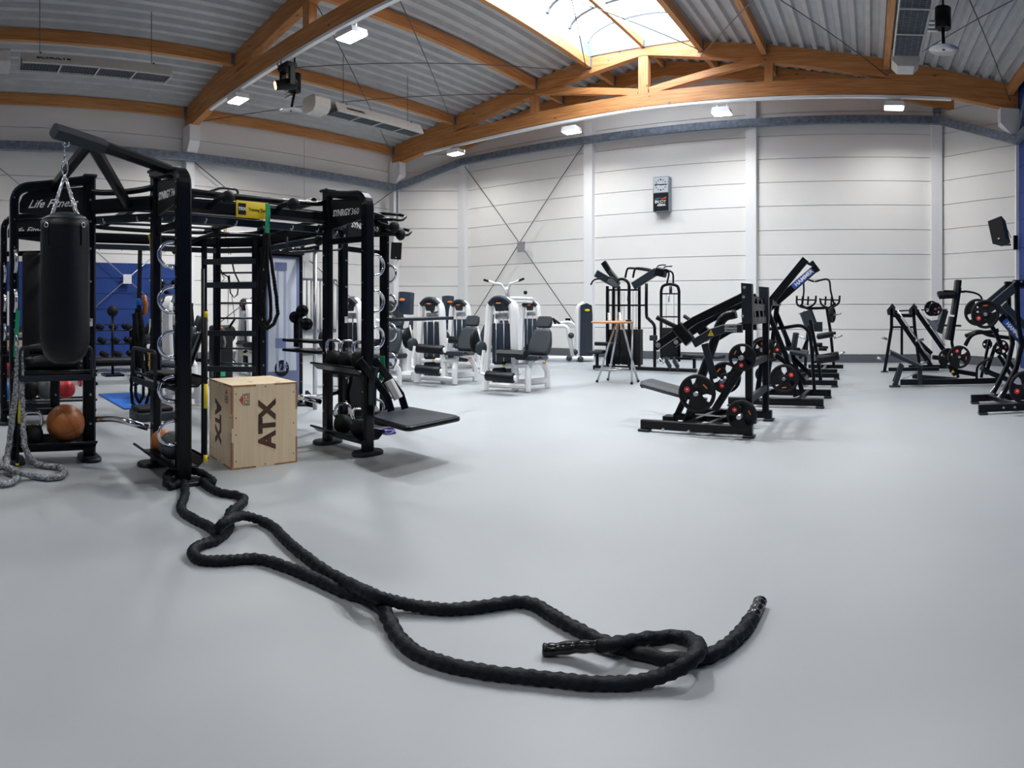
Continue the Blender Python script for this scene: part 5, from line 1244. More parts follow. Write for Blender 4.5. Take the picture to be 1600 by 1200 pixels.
# towers and seats of the second row
def tower_machine(loc, rz, lab, build, name='strength_machine'):
    t = thing(name, lab, 'exercise machine', loc, rz); build(t); return t
def lat(t):
    tower(t)
    lbar(t, 'mast', [(-.1, .3, .1), (-.1, .3, 1.5), (-.05, .1, 1.85)], .09, .10, up=(0, 1, 0))
    for s in (-1, 1):
        b = MB(); b.tube(sm([(-.05, .12, 1.7), (-.03 + s*.1, .0, 1.92), (-.02 + s*.22, -.1, 1.95), (s*.36, -.15, 2.0)], 5), .028); b.build('handle_arm', 'white', t, local=True)
        b = MB(); b.tube([(s*.34, -.145, 1.99), (s*.47, -.17, 2.03)], .026); b.build('grip', 'rubber', t, local=True)
    lbar(t, 'seat', [(-.5, -.1, .5), (-.5, .3, .5)], .3, .08, 'pad', .45); lbar(t, 'seat_post', [(-.5, .1, .02), (-.5, .1, .46)], .1, .1, up=(0, 1, 0)); lbar(t, 'base_bar', [(-.6, 0, .08), (.3, 0, .08)], .12, .1)
tower_machine(tuple(D(792, 560, 12.4).xy) + (0,), R(10), 'white pull machine whose two raised handles rise above the foremost white machine', lat)
def press(t):
    tower(t)
    for z in (1.58, 1.66):
        b = MB(); b.tube(sm([(.1, -.1, z), (-.3, -.15, z + .02), (-.8, -.2, z + .02), (-1.0, -.2, z - .06)], 5), .04); b.build('press_arm', 'white', t, local=True)
    lbar(t, 'column', [(-.7, .2, .02), (-.7, .2, 1.5)], .12, .12, up=(0, 1, 0)); lbar(t, 'backrest', [(-.5, .1, .6), (-.5, .2, 1.2)], .3, .1, 'pad', .45, up=(0, 1, 0)); lbar(t, 'seat', [(-.5, -.4, .5), (-.5, .1, .5)], .3, .08, 'pad', .45)
    b = MB(); b.sphere((-.1, -.1, 1.82), .05); b.build('knob', 'blackm', t, local=True); lbar(t, 'base_bar', [(-.8, .2, .08), (.3, .1, .08)], .12, .1)
tower_machine(tuple(D(829, 560, 14.8).xy) + (0,), R(10), 'white press machine behind the foremost white machine, to its right', press)
def multi(t):
    lbar(t, 'column', [(0, 0, .05), (0, 0, .9), (.05, 0, 1.3)], .2, .3, up=(0, 1, 0))
    lbar(t, 'head', [(-.02, 0, 1.0), (0, 0, 1.55), (.0, .02, 1.72)], .30, .34, 'navy', .35, up=(0, 1, 0)); b = MB(); b.sphere((.05, -.19, 1.58), .045, (1.5, .3, .6)); b.build('orange_badge', 'orange', t, local=True)
    b = MB(); b.torus((-.32, -.05, 1.42), (0, 1, .2), .12, .035); b.build('ring_handle', 'slate', t, local=True)
    lbar(t, 'arm', [(.05, -.1, 1.12), (-.3, -.2, 1.1), (-.5, -.3, 1.18)], .08, .08); lroll(t, (-.38, -.3, .96), (.02, -.3, .96), .08)
    lbar(t, 'seat', [(-.3, -.25, .52), (.1, -.25, .50)], .34, .09, 'pad', .45); lbar(t, 'seat_post', [(-.25, -.2, .1), (-.2, -.2, .45)], .12, .14, up=(0, 1, 0)); lbar(t, 'base_bar', [(-.5, -.3, .10), (.25, -.1, .12)], .28, .16)
    b = MB(); b.lathe((-.1, -.3, .32), (0, 0, 1), [(.02, -.02), (.14, -.01), (.14, .01), (.02, .02)], n=16); b.build('foot_disc', 'blackm', t, local=True)
tower_machine(tuple(D(634, 560, 11.4).xy) + (0,), R(10), 'white machine with dark head and orange badge behind the rig rings', multi)
dup(bpy.data.objects['strength_machine.002'], tuple(D(700, 560, 14.8).xy) + (0,), R(40), 'white machine with thin curved arm beyond the leg curl machine')
def rowm(t):
    tower_ = MB(); 
    # side-on tower
    b = MB(); b.bar(0, 0, .14, .2, path=[V((-.18, 0, .02)), V((-.18, 0, 1.2))] + sm([(-.18, 0, 1.2), (-.15, 0, 1.45), (0, 0, 1.55)], 4)[1:], c=.35); b.build('tower_frame', 'white', t, local=True)
    b = MB(); b.prism([(-.12, -.14, .05), (.22, -.14, .05), (.22, -.14, 1.25), (.2, -.14, 1.5), (.06, -.14, 1.56), (-.1, -.14, 1.5)], (0, .28, 0)); b.build('tower_shell', 'navy', t, local=True)
    b = MB(); b.box((.10, -.145, .66), (.2, .01, 1.14)); b.build('shell_panel', 'pad', t, local=True); b = MB(); b.sphere((.08, -.15, 1.37), .045, (1.6, .3, .7)); b.build('orange_badge', 'yellow', t, local=True)
    for y0 in (-.15, .35):
        b = MB(); b.tube(bend([(-1.05, y0, .08), (-1.0, y0, .95), (-.45, y0, .95), (-.3, y0, .1)], .1), .05); b.build('hoop_frame', 'white', t, local=True)
    b = MB(); b.tube(sm([(-.9, .1, .95), (-.5, .1, 1.05), (-.3, .1, 1.0), (-.15, .1, .8)], 4), .04); b.build('top_tube', 'white', t, local=True)
    lbar(t, 'base_bar', [(-1.1, -.15, .09), (.25, -.15, .09)], .14, .12); lbar(t, 'base_bar', [(-.3, .35, .09), (.2, .1, .09)], .12, .1)
    for p in ((-1.08, -.26, .1), (-.4, -.26, .1), (-.1, -.26, .08), (-.25, -.1, .25), (-1.05, -.2, .75), (-.35, -.2, .7)): b = MB(); b.sphere(p, .08); b.build('round_bumper', 'pad', t, local=True)
    b = MB(); b.tube([(-.75, .1, .95), (-.85, .0, 1.15)], .03); b.tube([(-.85, .0, 1.15), (-.65, -.02, 1.0)], .03); b.build('grip', 'blackm', t, local=True); lbar(t, 'chest_pad', [(-.45, .3, 1.0), (-.45, .3, 1.15)], .14, .1, 'blackm')
tower_machine(tuple(D(913, 562, 15.6).xy) + (0,), R(28), 'white low machine with hoop frame and separate dark tower left of the bar table', rowm)

# ---------------------------------------------------------------- high table with glasses
tb = thing('bar_table', 'high folding table with light wooden top and crossed steel legs', 'table', (-4.68, 10.0, 0)); tc_ = V((-4.72, 9.98, 0))
M['tabletop'] = mat('light_beech_top', (.55, .26, .11), .4, var=.1, scale=6)
b = MB(); b.lathe(tc_ + U*1.135, U, [(.01, 0), (.38, 0), (.405, .01), (.405, .028), (.39, .035), (.01, .035)], n=36); b.build('table_top', 'tabletop', tb)
for a, c in (((950, 598, 'b'), (966, 510)), ((933, 601, 'f'), (962, 508)), ((987, 602, 'f'), (988, 508)), ((997, 597, 'b'), (972, 510))):
    off = -.16 if a[2] == 'f' else .22; p = PY(a[0], 590, tc_.y + off); p.z = .01; q = PY(c[0], c[1], tc_.y - off*.5); q.z = 1.135
    b = MB(); b.tube([p, q], .020); b.build('leg', 'steel', tb); b = MB(); b.cyl(p - U*.0, p + U*.04, .026); b.build('leg_cap', 'blackm', tb)
for y, dz in ((-.13, .26), (.18, .26)): b = MB(); b.tube([(tc_.x - .31, tc_.y + y, dz), (tc_.x + .26, tc_.y + y, dz)], .016); b.build('stretcher', 'steel', tb)
M['glass'] = bpy.data.materials.new('drinking_glass'); M['glass'].use_nodes = True; g_ = M['glass'].node_tree.nodes['Principled BSDF']; g_.inputs['Transmission Weight'].default_value = .9; g_.inputs['Roughness'].default_value = .05; g_.inputs['IOR'].default_value = 1.3; g_.inputs['Base Color'].default_value = (.95, .97, .98, 1)
for px, lab, h in ((952, 'drinking glass on the high table, left one', .16), (969, 'drinking glass on the high table, middle one', .17)):
    p = PY(px, 500, tc_.y - .05); b = MB(); b.lathe(V((p.x, p.y, 1.171)), U, [(.001, .002), (.030, .002), (.037, h), (.033, h), (.027, .012), (.001, .012)], n=16); b.build('drinking_glass', 'glass', label=lab, cat='glass')
p = PY(982, 500, tc_.y); b = MB(); b.lathe(V((p.x, p.y, 1.171)), U, [(.001, 0), (.05, 0), (.06, .03), (.055, .03), (.045, .006), (.001, .006)], n=16); b.build('small_dish', 'slate', label='small dark dish on the high table, right of the glasses', cat='dish')

# ---------------------------------------------------------------- cable station by the back wall
cs = thing('cable_station', 'black multi-tower cable station standing by the back wall behind the high table', 'exercise machine', (-4.9, 12.4, 0)); Yc = 12.3
K = lambda *p: PYs(*[(x, y, Yc + o) for x, y, o in p])
for x, o in ((949, 0), (959, .1), (967, .5), (983, -.1), (999, .2)):
    p, q = K((x, 447, o), (x, 573, o)); q = V((q.x, q.y, .05)); barp(cs, 'tower_post', [q, p], w=.06, h=.06)
for y in (453, 477): barp(cs, 'cross_tube', K((948, y, 0), (1008 if y == 477 else 1000, y, .1)), w=.04, h=.04)
for x in (952, 956, 963, 971, 975, 989, 994): b = MB(); p, q = K((x, 452, .1), (x, 515, .1)); b.tube([p, q], .008, n=6); b.build('guide_rod', 'steel', cs)
for x0, x1 in ((951, 969), (972, 986), (988, 1001)):
    p = K((x0, 516, .1))[0]; q = K((x1, 516, .1))[0]; b = MB(); b.box(((p.x + q.x)/2, Yc + .15, (p.z + .08)/2 + .02), (q.x - p.x, .2, p.z - .08), e=.01); b.build('weight_cover', 'blackm', cs)
barp(cs, 'left_arm', K((931, 427, -.2), (950, 438, 0), (966, 446, 0)), w=.1, h=.16, m='slate'); barp(cs, 'left_arm', K((943, 410, .2), (952, 424, .2), (965, 440, .1)), w=.1, h=.13, m='black')
barp(cs, 'right_arm', K((990, 447, 0), (1010, 434, 0), (1026, 424, 0)), w=.12, h=.17, m='slate'); barp(cs, 'head_block', K((1026, 424, 0), (1040, 427, 0)), w=.2, h=.2)
tubep(cs, 'pull_bar', K((923, 445, -.4), (929, 437, -.4), (945, 435, -.4), (957, 434, -.4), (966, 443, -.4)), .02, k=3)
tubep(cs, 'front_hoop', K((982, 470, -.15), (983, 447, -.15), (978, 438, -.15), (970, 436, -.1), (962, 440, .1)), .035, k=4)
for dx in (0, 12): tubep(cs, 'top_loop', K((977 + dx, 434, .2), (980 + dx, 421, .2), (986 + dx, 419, .2), (1003 + dx*.9, 421, .2), (1024, 425, .1)), .026, k=3)
for dy, dx in ((0, 0), (2, 10)): tubep(cs, 'top_grip', K((1026 + dx, 421 + dy, 0), (1029 + dx, 415 + dy, 0), (1040 + dx, 414 + dy, -.1)), .014)
for dx in (0, 10): tubep(cs, 'drop_tube', K((1039 + dx*.3, 422, .1), (1045 + dx*.6, 427, .1), (1042 + dx, 443, .1)), .022)
tubep(cs, 'bent_post', K((1010, 443, 0), (1010, 490, 0), (1013, 498, 0), (1022, 508, 0), (1023, 525, 0), (1023, 560, 0)) + [V((K((1023, 560, 0))[0].x, Yc, .05))], .038, k=3)
# right hoop tower
hoop = K((1033, 565, .1), (1033, 455, .1), (1036, 447, .1), (1047, 444, .1), (1058, 447, .1), (1061, 455, .1), (1061, 565, .1)); b = MB(); b.tube(hoop[:1] + sm(hoop[1:6], 5) + hoop[6:], .034, n=10); b.build('hoop_tower', 'black', cs)
for y in (459, 495): barp(cs, 'hoop_bar', K((1031, y, .1), (1062, y, .1)), w=.03, h=.03)
for x in (1041, 1053): b = MB(); b.tube(K((x, 459, .1), (x, 512, .1)), .007, n=6); b.build('guide_rod', 'steel', cs)
p, q = K((1034, 512, .1), (1060, 550, .1)); b = MB(); b.box(((p.x + q.x)/2, Yc + .15, (p.z + .3)/2), (q.x - p.x, .16, p.z - .3), e=.01); b.build('weight_cover', 'blackm', cs)
b = MB(); p = K((1048, 453, .0))[0]; b.lathe(p, (1, .3, 0), [(.02, -.03), (.09, -.03), (.09, .03), (.02, .03)], n=16); b.build('pulley', 'slate', cs); b = MB(); b.tube(K((1045, 460, 0), (1045, 472, 0)), .02); b.build('cable_hook', 'steel', cs)
b = MB(); tri = K((1031, 559, -.4), (1026, 568, -.4), (1037, 568, -.4)); b.tube(tri + [tri[0]], .014, n=6); b.build('triangle_handle', 'steel', cs); b = MB(); b.tube(K((1031, 535, -.3), (1031, 559, -.4)), .006, n=6); b.build('cable', 'steel', cs)
barp(cs, 'base_beam', [(-6.0, Yc - .2, .06), (-3.7, Yc - .2, .06)], w=.09, h=.08); barp(cs, 'base_beam', [(-4.4, Yc + .1, .30), (-3.9, Yc + .1, .30)], w=.2, h=.05)
for x in (1040, 1052): p = K((x, 561, -.3))[0]; q = K((x + 8, 575, -.6))[0]; barp(cs, 'foot_board', [p, q], w=.03, h=.14, up=None, m='slate')
padp(cs, 'left_seat', K((922, 551, -.4), (945, 550, -.4)), .3, .07, m='leather'); barp(cs, 'seat_post', K((933, 553, -.4), (933, 580, -.4)), w=.06, h=.06); barp(cs, 'seat_foot', [V((-6.1, Yc - .4, .06)), V((-5.55, Yc - .4, .06))], w=.1, h=.1); b = MB(); b.tube(K((930, 537, -.35), (967, 538, -.35)), .045, n=12); b.build('roller_pad', 'leather', cs)
padp(cs, 'right_bench', K((1072, 556, .2), (1128, 558, -.1)), .3, .07, m='leather'); barp(cs, 'bench_leg', K((1085, 560, .1), (1085, 578, .1)), w=.06, h=.08)
b = MB(); b.box(K((1021, 528, -.05))[0], (.16, .1, .12), e=.01); b.build('junction_plate', 'slate', cs)
# ---------------------------------------------------------------- free-weight corner beyond the rig, along the blue wall
def W(x, y, X): return PX(x, y, X)
M['light_wood'] = mat('pale_wood', (.42, .30, .20), .5, var=.1, scale=8)
# dumbbell: prototype, then copies
def dumbbell(loc, rz, lab, grp, s=1.0):
    t = thing('dumbbell', lab, 'dumbbell', loc, rz, grp)
    b = MB(); b.tube([(0, -.1*s, 0), (0, .1*s, 0)], .017*s, n=8); b.build('grip', 'steel', t, local=True)
    for k in (-1, 1): b = MB(); b.lathe((0, .13*s*k, 0), (0, 1, 0), [(.02*s, -.055*s), (.062*s, -.05*s), (.07*s, 0), (.062*s, .05*s), (.02*s, .055*s)], n=12); b.build('weight_head', 'rubber', t, local=True)
    return t
rk = thing('dumbbell_rack', 'long three-shelf black dumbbell rack in front of the blue wall', 'rack', (-12.6, 3.0, 0))
RX = -12.6
for y in (.6, 2.3, 4.0, 5.3):
    b = MB(); b.bar((RX - .2, y, .0), (RX - .28, y, 1.0), .05, .07); b.bar((RX - .25, y, .03), (RX + .35, y, .03), .05, .05); b.bar((RX + .3, y, .05), (RX - .25, y, .95), .04, .05); b.build('rack_frame', 'black', rk)
SH = ((.32, .2), (.62, .02), (.92, -.16))
for z, dx in SH:
    b = MB(); b.bar((RX + dx, .5, z), (RX + dx, 5.4, z), .24, .03, c=.1); b.build('shelf', 'slate', rk)
d0 = dumbbell((RX + SH[0][1], .75, SH[0][0] + .085), R(90), 'black round dumbbell on the lower shelf of the long rack by the blue wall', 'dumbbells on the lower shelf of the long rack', 1.0)
n = 0
for r_, (z, dx) in enumerate(SH):
    for k in range(15):
        if r_ == 0 and k == 0: continue
        dup(d0, (RX + dx, .75 + k*.31, z + .085), R(90), label='black round dumbbell on the ' + ('lower', 'middle', 'top')[r_] + ' shelf of the long rack by the blue wall', group='dumbbells on the ' + ('lower', 'middle', 'top')[r_] + ' shelf of the long rack')
# pale shelf board and boxes at the far left
t = thing('plyo_box', 'pale wooden jump box marked X in the free-weight corner', 'box', W(12, 523, -10.3)); p = W(10, 530, -10.3)
b = MB(); b.box((-10.4, p.y, .42), (.5, .6, .84), e=.004); b.build('box_body', 'light_wood', t); text('X', .2, (-10.145, p.y + .1, .78), (0, 1, 0), (0, 0, 1), 'burn', t, bold=.008)
t = thing('plyo_box', 'second pale wooden box with a shelf board beside the marked one', 'box', (-10.5, 1.0, 0)); b = MB(); b.box((-10.5, 1.25, .95), (.4, 1.9, .035)); b.build('shelf_board', 'light_wood', t)
for y in (.45, 2.05): b = MB(); b.box((-10.5, y, .465), (.35, .06, .93)); b.build('side', 'blackm', t)
for k in range(6): 
    dd = dup(d0, (-10.5, .55 + k*.27, 1.05), R(90), label='black dumbbell on the pale shelf board', group='dumbbells on the pale shelf board')
# sloping stair rack behind the left arm
t = thing('barbell_rack', 'sloping black storage rack behind the left arm', 'rack', (-8.9, .8, 0))
for y in (.35, 1.15):
    b = MB(); b.bar((-9.3, y, 0), (-9.3, y, 1.05), .06, .06); b.bar((-8.5, y, .05), (-9.3, y, 1.0), .05, .07); b.bar((-8.4, y, .03), (-9.35, y, .03), .05, .05); b.build('rack_frame', 'black', t)
for k in range(4): b = MB(); z = .28 + .22*k; x = -8.68 - .185*k; b.tube([(x, .2, z), (x, 1.3, z)], .04); b.build('fixed_barbell', 'slate', t)
for k in range(4):
    for y in (.2, 1.3): b = MB(); z = .28 + .22*k; x = -8.68 - .185*k; b.cyl((x, y - .06, z), (x, y + .06, z), .09, n=14); b.build('barbell_end', 'rubber', t)
# flat bench with uprights
def bench(loc, rz, lab):
    t = thing('weight_bench', lab, 'bench', loc, rz)
    lbar(t, 'bench_pad', [(-.65, 0, .44), (.65, 0, .44)], .30, .08, 'leather', .4); lbar(t, 'spine', [(-.6, 0, .36), (.6, 0, .36)], .06, .07, 'black', .1)
    for x in (-.5, .5): lbar(t, 'leg', [(x, 0, .36), (x*1.05, 0, .05)], .06, .07, 'black', .1, up=(0, 1, 0)); lbar(t, 'foot', [(x*1.05, -.28, .03), (x*1.05, .28, .03)], .06, .05, 'black', .1)
    return t
bench(tuple(G(188, 598).xy) + (0,), R(88), 'black flat bench seen between the punching bag and the near arm')
# racks and machines as copies of the near ones, turned towards the hall
dup(tp_, (-13.75, 3.0, 0), R(-60), label='black pull machine with twin handles against the blue wall, right of the mast')
dup(lm, (-13.6, 5.6, 0), R(200), label='black lever machine against the blue wall, next to the pull machine')
t = thing('barbell_stand', 'black upright mast with a round plate in front of the blue wall', 'rack', (-11.75, 2.45, 0)); p = PX(176, 487, -11.75)
b = MB(); b.tube([(p.x, p.y, .03), (p.x, p.y, 1.3)], .03); b.build('mast', 'black', t); b = MB(); b.box((p.x, p.y, .02), (.4, .4, .04)); b.build('base', 'black', t); b = MB(); b.sphere((p.x, p.y, 1.36), .12); b.build('round_head', 'rubber', t)
# white machine silhouettes beyond the near arm
for px, d_, rz_, lab in ((256, 12.0, -20, 'white strength machine seen left of the near arm posts'), (268, 9.2, -40, 'white strength machine between the near arm posts')):
    dup(lB, tuple(D(px, 560, d_).xy) + (0,), R(rz_), label=lab)
for px, d_, rz_, lab in ((385, 12.5, -10, 'white leg machine seen through the ladder rungs'), (570, 13.6, 10, 'white machine seen between the far arm posts'), (548, 10.4, 10, 'white frame machine behind the kettlebell trays')):
    dup(lA, tuple(D(px, 560, d_).xy) + (0,), R(rz_), label=lab)
t = thing('stretch_bench', 'low black machine with green label seen through the ladder', 'exercise machine', tuple(D(345, 560, 10.8).xy) + (0,)); p = D(345, 560, 10.8)
b = MB(); b.box((p.x, p.y, .55), (.35, .35, 1.1), e=.04); b.build('body', 'blackm', t); b = MB(); b.box((p.x + .16, p.y - .12, .22), (.1, .22, .1)); b.build('green_label', 'green', t)
# poster and switch on the blue wall
p = W(4, 482, XL + .07); t = thing('framed_poster', 'white framed poster with orange print on the blue wall, left edge', 'poster', p)
b = MB(); b.box((XL + .08, p.y, p.z), (.03, .34, .85)); b.build('frame', 'print', t); b = MB(); b.box((XL + .1, p.y - .02, p.z), (.01, .24, .7)); b.build('print_sheet', 'orange', t)
b = MB(); p = W(12, 492, XL + .07); b.box((XL + .075, p.y, p.z), (.02, .08, .08), e=.005); b.build('wall_switch', 'print', label='white square switch on the blue wall beside the poster', cat='switch')
# curtained window in the left wall
b = MB()
for z in (.72, 2.3): b.box((XL + .06, 9.9, z), (.1, 2.3, .07))
for y in (8.75, 9.9, 11.05): b.box((XL + .06, y, 1.51), (.1, .07, 1.58))
wn_ = b.build('window_2', 'galv', kind='structure', label='curtained window in the white part of the left wall')
M['curtain'] = mat('white_curtain', (.85, .85, .84), .8)
for k in range(14): b = MB(); y = 8.85 + k*.165; b.cyl((XL + .09, y, .78), (XL + .09, y, 2.26), .055, n=10); b.build('curtain_pleat', 'curtain', wn_)
# ---------------------------------------------------------------- things on walls and roof
# wall clock with sign
ck = PY(1035, 305, YB - .1)
x0, x1 = PY(1019, 300, YB - .2).x, PY(1048, 300, YB - .2).x; cxk = (x0 + x1)/2; wk = .46
zt_, zb_ = PY(1035, 276, YB - .2).z, PY(1035, 331, YB - .2).z
ct = thing('wall_clock', 'grey boxed wall clock above a black sign lettered IN JOY ARENA', 'clock', (cxk, YB - .12, zb_)); hk = zt_ - zb_
M['clock_case'] = mat('clock_case', (.20, .235, .28), .4, .3); b = MB(); b.box((cxk, YB - .12, (zt_ + zb_)/2), (wk, .24, hk), e=.01); b.build('case', 'clock_case', ct); M['clock_white'] = mat('clock_face', (.50, .53, .57), .6)
yk = YB - .245; cz = zt_ - wk*.53
b = MB(); b.box((cxk, yk, cz), (wk*.88, .012, wk*.95)); b.build('clock_face', 'clock_white', ct)
for k in range(12):
    a = R(30*k); L_ = .05 if k % 3 == 0 else .045; r_ = wk*.38; b = MB(); d = V((math.sin(a), 0, math.cos(a))); c = V((cxk, yk - .008, cz)); b.bar(c + d*(r_ - L_), c + d*r_, .035 if k % 3 == 0 else .018, .004, up=(0, 1, 0), c=0); b.build('hour_mark', 'blackm', ct)
for a, L_, w_ in ((R(86), .12, .028), (R(-79), .15, .020)):
    d = V((math.sin(a), 0, math.cos(a))); c = V((cxk, yk - .012, cz)); b = MB(); b.bar(c - d*.03, c + d*L_, w_, .004, up=(0, 1, 0), c=0); b.build('clock_hand', 'blackm', ct)
zs = zb_ + (hk - wk*1.06)/2 + .02; b = MB(); b.box((cxk, yk, zs), (wk*.96, .014, (hk - wk*1.06) - .02)); sg = b.build('sign_face', 'blackm', ct)
text('IN', .125, (cxk - .115, yk - .008, zs + .0), (1, 0, 0), (0, 0, 1), 'print', sg, bold=.004, sx=.9); text('JOY', .125, (cxk + .06, yk - .008, zs + .0), (1, 0, 0), (0, 0, 1), 'print', sg, sx=.9)
text('ARENA', .075, (cxk + .02, yk - .008, zs - .095), (1, 0, 0), (0, 0, 1), 'print', sg, bold=.004)
for k, (m, xx, zz_) in enumerate((('green', -.13, .085), ('ball_bl', -.06, .10), ('red', .04, .085), ('orange', .12, .10))):
    b = MB(); b.bar((cxk + xx - .035, yk - .008, zs + zz_ - .006), (cxk + xx + .04, yk - .008, zs + zz_ + .014), .022, .003, up=(0, 1, 0), c=0); b.build('colour_swoosh', m, sg)
# loudspeakers
def speaker(c, ax_, lab, tilt):
    t = thing('loudspeaker', lab, 'loudspeaker', c); c = V(c); rot = Matrix.Rotation(ax_, 3, 'Z') @ Matrix.Rotation(tilt[0], 3, 'X') @ Matrix.Rotation(tilt[1], 3, 'Y')
    b = MB(); b.prism([c + rot @ V(p) for p in ((-.17, -.16, -.27), (.17, -.16, -.27), (.11, .16, -.27), (-.11, .16, -.27))], rot @ V((0, 0, .54))); b.build('cabinet', 'blackm', t)
    b = MB(); b.box(c + rot @ V((0, -.165, 0)), (.31, .012, .51), rot=rot); b.build('grille', 'rubber', t); b = MB(); b.box(c + rot @ V((-.0, -.173, -.21)), (.035, .006, .03), rot=rot); b.build('badge', 'print', t)
    return t, rot
s1 = D(620, 392, 18.6); t, rot = speaker(s1, R(40), 'black loudspeaker on the left corner of the back wall beside the rig', (R(6), R(4)))
b = MB(); b.bar(s1 + V((-.05, .1, -.2)), s1 + V((-.74, .76, -.2)), .05, .05); b.build('bracket', 'black', t)
s2 = D(1563, 362, 12.6); t, rot = speaker(s2, R(-40), 'black tilted loudspeaker on a bracket at the right end of the back wall', (R(-8), R(-17)))
b = MB(); b.bar(s2 + V((.05, .1, -.28)), s2 + V((.40, .72, -.20)), .04, .04); b.build('bracket', 'black', t); b = MB(); b.box((XR - .13, CH - .12, s2.z - .1), (.1, .06, .34)); b.build('bracket_plate', 'black', t)
b = MB(); b.tube(sm([s2 + V((.1, .1, .0)), s2 + V((.2, .2, .08)), s2 + V((.3, .25, -.1))], 4), .008, n=6); b.build('cable', 'black', t)
# small galvanised panel under the left corner belt
p = D(619, 330, 19.2); b = MB(); b.box(p + V((0.05, 0, 0)), (.06, .26, 1.35), rz=R(45)); b.build('corner_plate', 'galv', kind='structure', label='grey steel plate under the left corner of the belt beam')
# gas radiant heaters
M['grille_dark'] = mat('heater_grid', (.03, .035, .04), .5); M['heater_white'] = mat('heater_housing', (.55, .54, .50), .45, var=.05)
def heater(p, q, lab, txt=None, w=.5):
    # p: burner end, q: far end; both at the housing's lower edge
    p, q = V(p), V(q); d = (q - p).normalized(); s = V((d.y, -d.x, 0)); L = (q - p).length; t = thing('radiant_heater', lab, 'heater', p)
    prof = [(-w/2, 0), (-w/2 + .02, -.02), (-w*.2, .22), (w*.2, .22), (w/2 - .02, -.02), (w/2, 0), (w*.24, .27), (-w*.24, .27)]
    b = MB(); A = [p + s*a + U*z for a, z in prof]; b.prism(A, d*L); b.build('hood', 'heater_white', t)
    b = MB(); b.prism([q + s*a + U*z for a, z in ((-w/2, 0), (w/2, 0), (w*.24, .27), (-w*.24, .27))], d*.02); b.build('end_plate', 'heater_white', t)
    b = MB(); b.prism([p + s*a + U*.02 for a in (-w/2 + .03, w/2 - .03)] + [p + s*a + U*.03 for a in (w/2 - .03, -w/2 + .03)], d*L)
    b.build('ceramic_bed', 'grille_dark', t)
    n = int(L / .06); b = MB()
    for k in range(n): c = p + d*(L*(k + .5)/n); b.bar(c - s*(w/2 - .03), c + s*(w/2 - .03), .006, .006, c=0)
    for a in (-.15, -.05, .05, .15): b.bar(p + s*a*w*2, q + s*a*w*2, .006, .006, c=0)
    b.build('wire_grid', 'galv', t, kind='stuff')
    for k in range(1, 4): c = p + d*(L*k/4); b = MB(); b.bar(c - s*w/2 - U*.005, c + s*w/2 - U*.005, .03, .02, c=0); b.build('cross_strip', 'heater_white', t)
    c = p - d*.22 + U*.12; b = MB(); o8 = [(-.30, -.12), (-.18, -.24), (.18, -.24), (.30, -.12), (.30, .12), (.2, .2), (-.2, .2), (-.30, .12)]; b.prism([c + s*a*w*1.65 + U*z for a, z in [(a_, z_*.95) for a_, z_ in o8]], -d*.42 + U*0); box_ = b.build('burner_box', 'heater_white', t)
    b = MB(); e = c - d*.43
    b.bar(c + s*w*.36 - d*.12 + U*.03, c + s*w*.36 - d*.30 + U*.03, .004, .1, c=0, up=(0, 0, 1)); b.build('flame_label', 'orange', t)
    for k in (.12, .88): c2 = p + d*L*k + U*.27; b = MB(); b.tube([c2, V((c2.x, c2.y, zroof(c2.x) + .03))], .008, n=6); b.bar(c2 - s*.14, c2 + s*.14, .03, .04); b.build('hanger', 'rod', t)
    if txt:
        for sg_ in (1, -1):
            n_ = (s*sg_*.245 + U*.02).normalized(); face_n = V((s.x*sg_, s.y*sg_, .95)).normalized(); rt_ = U.cross(V((s.x*sg_, s.y*sg_, 0))).normalized(); upf = face_n.cross(rt_) 
            text(txt, .15, p + d*L*.2 + s*sg_*w*.375 + U*.145, rt_, upf, 'blackm', t, bold=.004, ext=.004)
    return t
heater((-10.6, 1.2, 6.12), (-10.6, 4.05, 6.12), 'long cream gas heater lettered SCHULTE hanging at the upper left', 'SCHULTE')
hB = heater((-10.6, 8.0, 6.05), (-10.6, 10.75, 6.05), 'cream gas heater hanging between the two trusses behind the black spotlight', 'Schwank')
heater((.65, 10.1, 6.1), (.65, 6.4, 6.1), 'gas heater seen from below at the upper right beside the steel reflector')
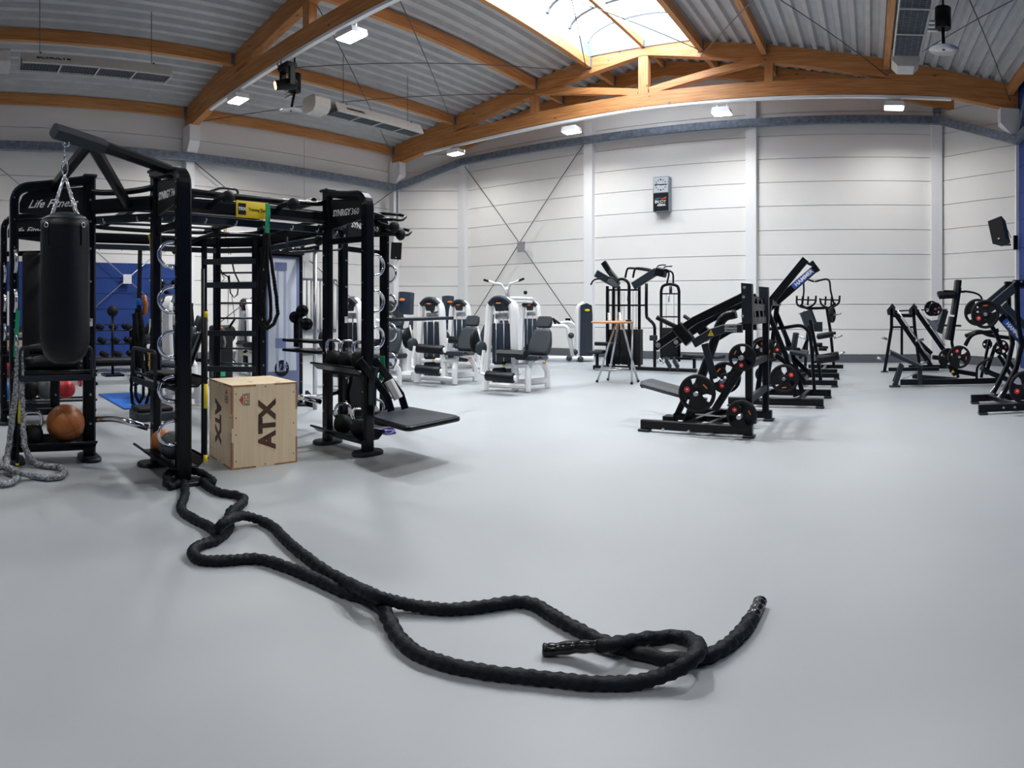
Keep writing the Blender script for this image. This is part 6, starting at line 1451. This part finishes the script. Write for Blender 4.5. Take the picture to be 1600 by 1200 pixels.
# heater ducts and reflector spots
def reflector(c, lab, r=.26):
    t = thing('mirror_spotlight', lab, 'lamp', c); c = V(c); b = MB(); b.lathe(c, U, [(.01, .03), (r*.9, .015), (r, 0), (r*.97, -.012), (.01, .005)], n=32); b.build('mirror_dish', 'steel', t)
    b = MB(); b.cyl(c + U*.5 + V((0, .1, 0)), c + U*.95 + V((0, .1, 0)), .14, n=14); b.tube([c + U*.0, c + U*.5 + V((0, .1, 0))], .03); b.build('lamp_body', 'blackm', t)
    b = MB(); b.tube([c + U*.95 + V((0, .1, 0)), V((c.x, c.y + .1, zroof(c.x) - .02))], .02); b.build('hanger', 'blackm', t)
    for k in range(3): b = MB(); b.bar(c + V((-.34, .1, .45 + k*.09)), c + V((-.1, .1, .45 + k*.09)), .08, .05); b.build('ballast_tube', 'steel', t)
    return t
reflector((1.25, 9.75, 6.1), 'round steel mirror reflector under a black lamp at the upper right')
pr = D(458, 172, 12.7); reflector((-10.7, 6.95, 5.92), 'round steel mirror reflector behind the black spotlight, upper left')
# moving-head spotlight clamped under the near truss
mh = D(450, 130, 1); dm = 11.0
mc = PY(449, 112, 6.0); t = thing('stage_spotlight', 'black moving-head spotlight with glowing orange lens clamped under the near truss', 'spotlight', mc)
b = MB(); b.box(mc + V((0, 0, .10)), (.34, .24, .14), e=.02); b.build('base', 'blackm', t)
for s in (-1, 1): b = MB(); b.bar(mc + V((s*.16, 0, .05)), mc + V((s*.16, 0, -.34)), .06, .14, up=(0, 1, 0), c=.3); b.build('yoke_arm', 'blackm', t)
hd = V((-.35, -.75, -.15)).normalized(); hc = mc + V((0, 0, -.28)); b = MB(); b.lathe(hc - hd*.2, hd, [(.06, 0), (.12, .03), (.125, .2), (.105, .36), (.11, .42), (.09, .43)], n=20); b.build('head', 'blackm', t)
M['amber'] = emis('amber_lens', (1.0, .48, .14), 6); b = MB(); b.cyl(hc + hd*.225, hc + hd*.245, .085, n=20); b.build('lens', 'amber', t)
b = MB(); b.torus(mc + V((-.2, -.05, .26)), (0, 1, 0), .07, .02, n=16, m=6); b.tube([mc + V((-.18, 0, .15)), mc + V((-.2, -.03, .3))], .02); b.build('clamp', 'steel', t)
# ceiling fan near the top
fc = PY(687, 8, 9.6); t = thing('ceiling_fan', 'white ceiling fan with chrome hub at the top edge', 'fan', fc)
b = MB(); b.lathe(fc - U*.12, U, [(.03, 0), (.09, .01), (.11, .08), (.14, .12), (.14, .2), (.04, .24)], n=20); b.build('hub', 'chrome', t); b = MB(); b.tube([fc, V((fc.x, fc.y, zroof(fc.x)))], .02); b.build('rod', 'steel', t)
for k in range(3):
    a = R(215 + 120*k); d = V((math.cos(a), math.sin(a), 0)); b = MB(); b.bar(fc + d*.12, fc + d*.85, .14, .012, c=0); b.build('blade', 'white', t)
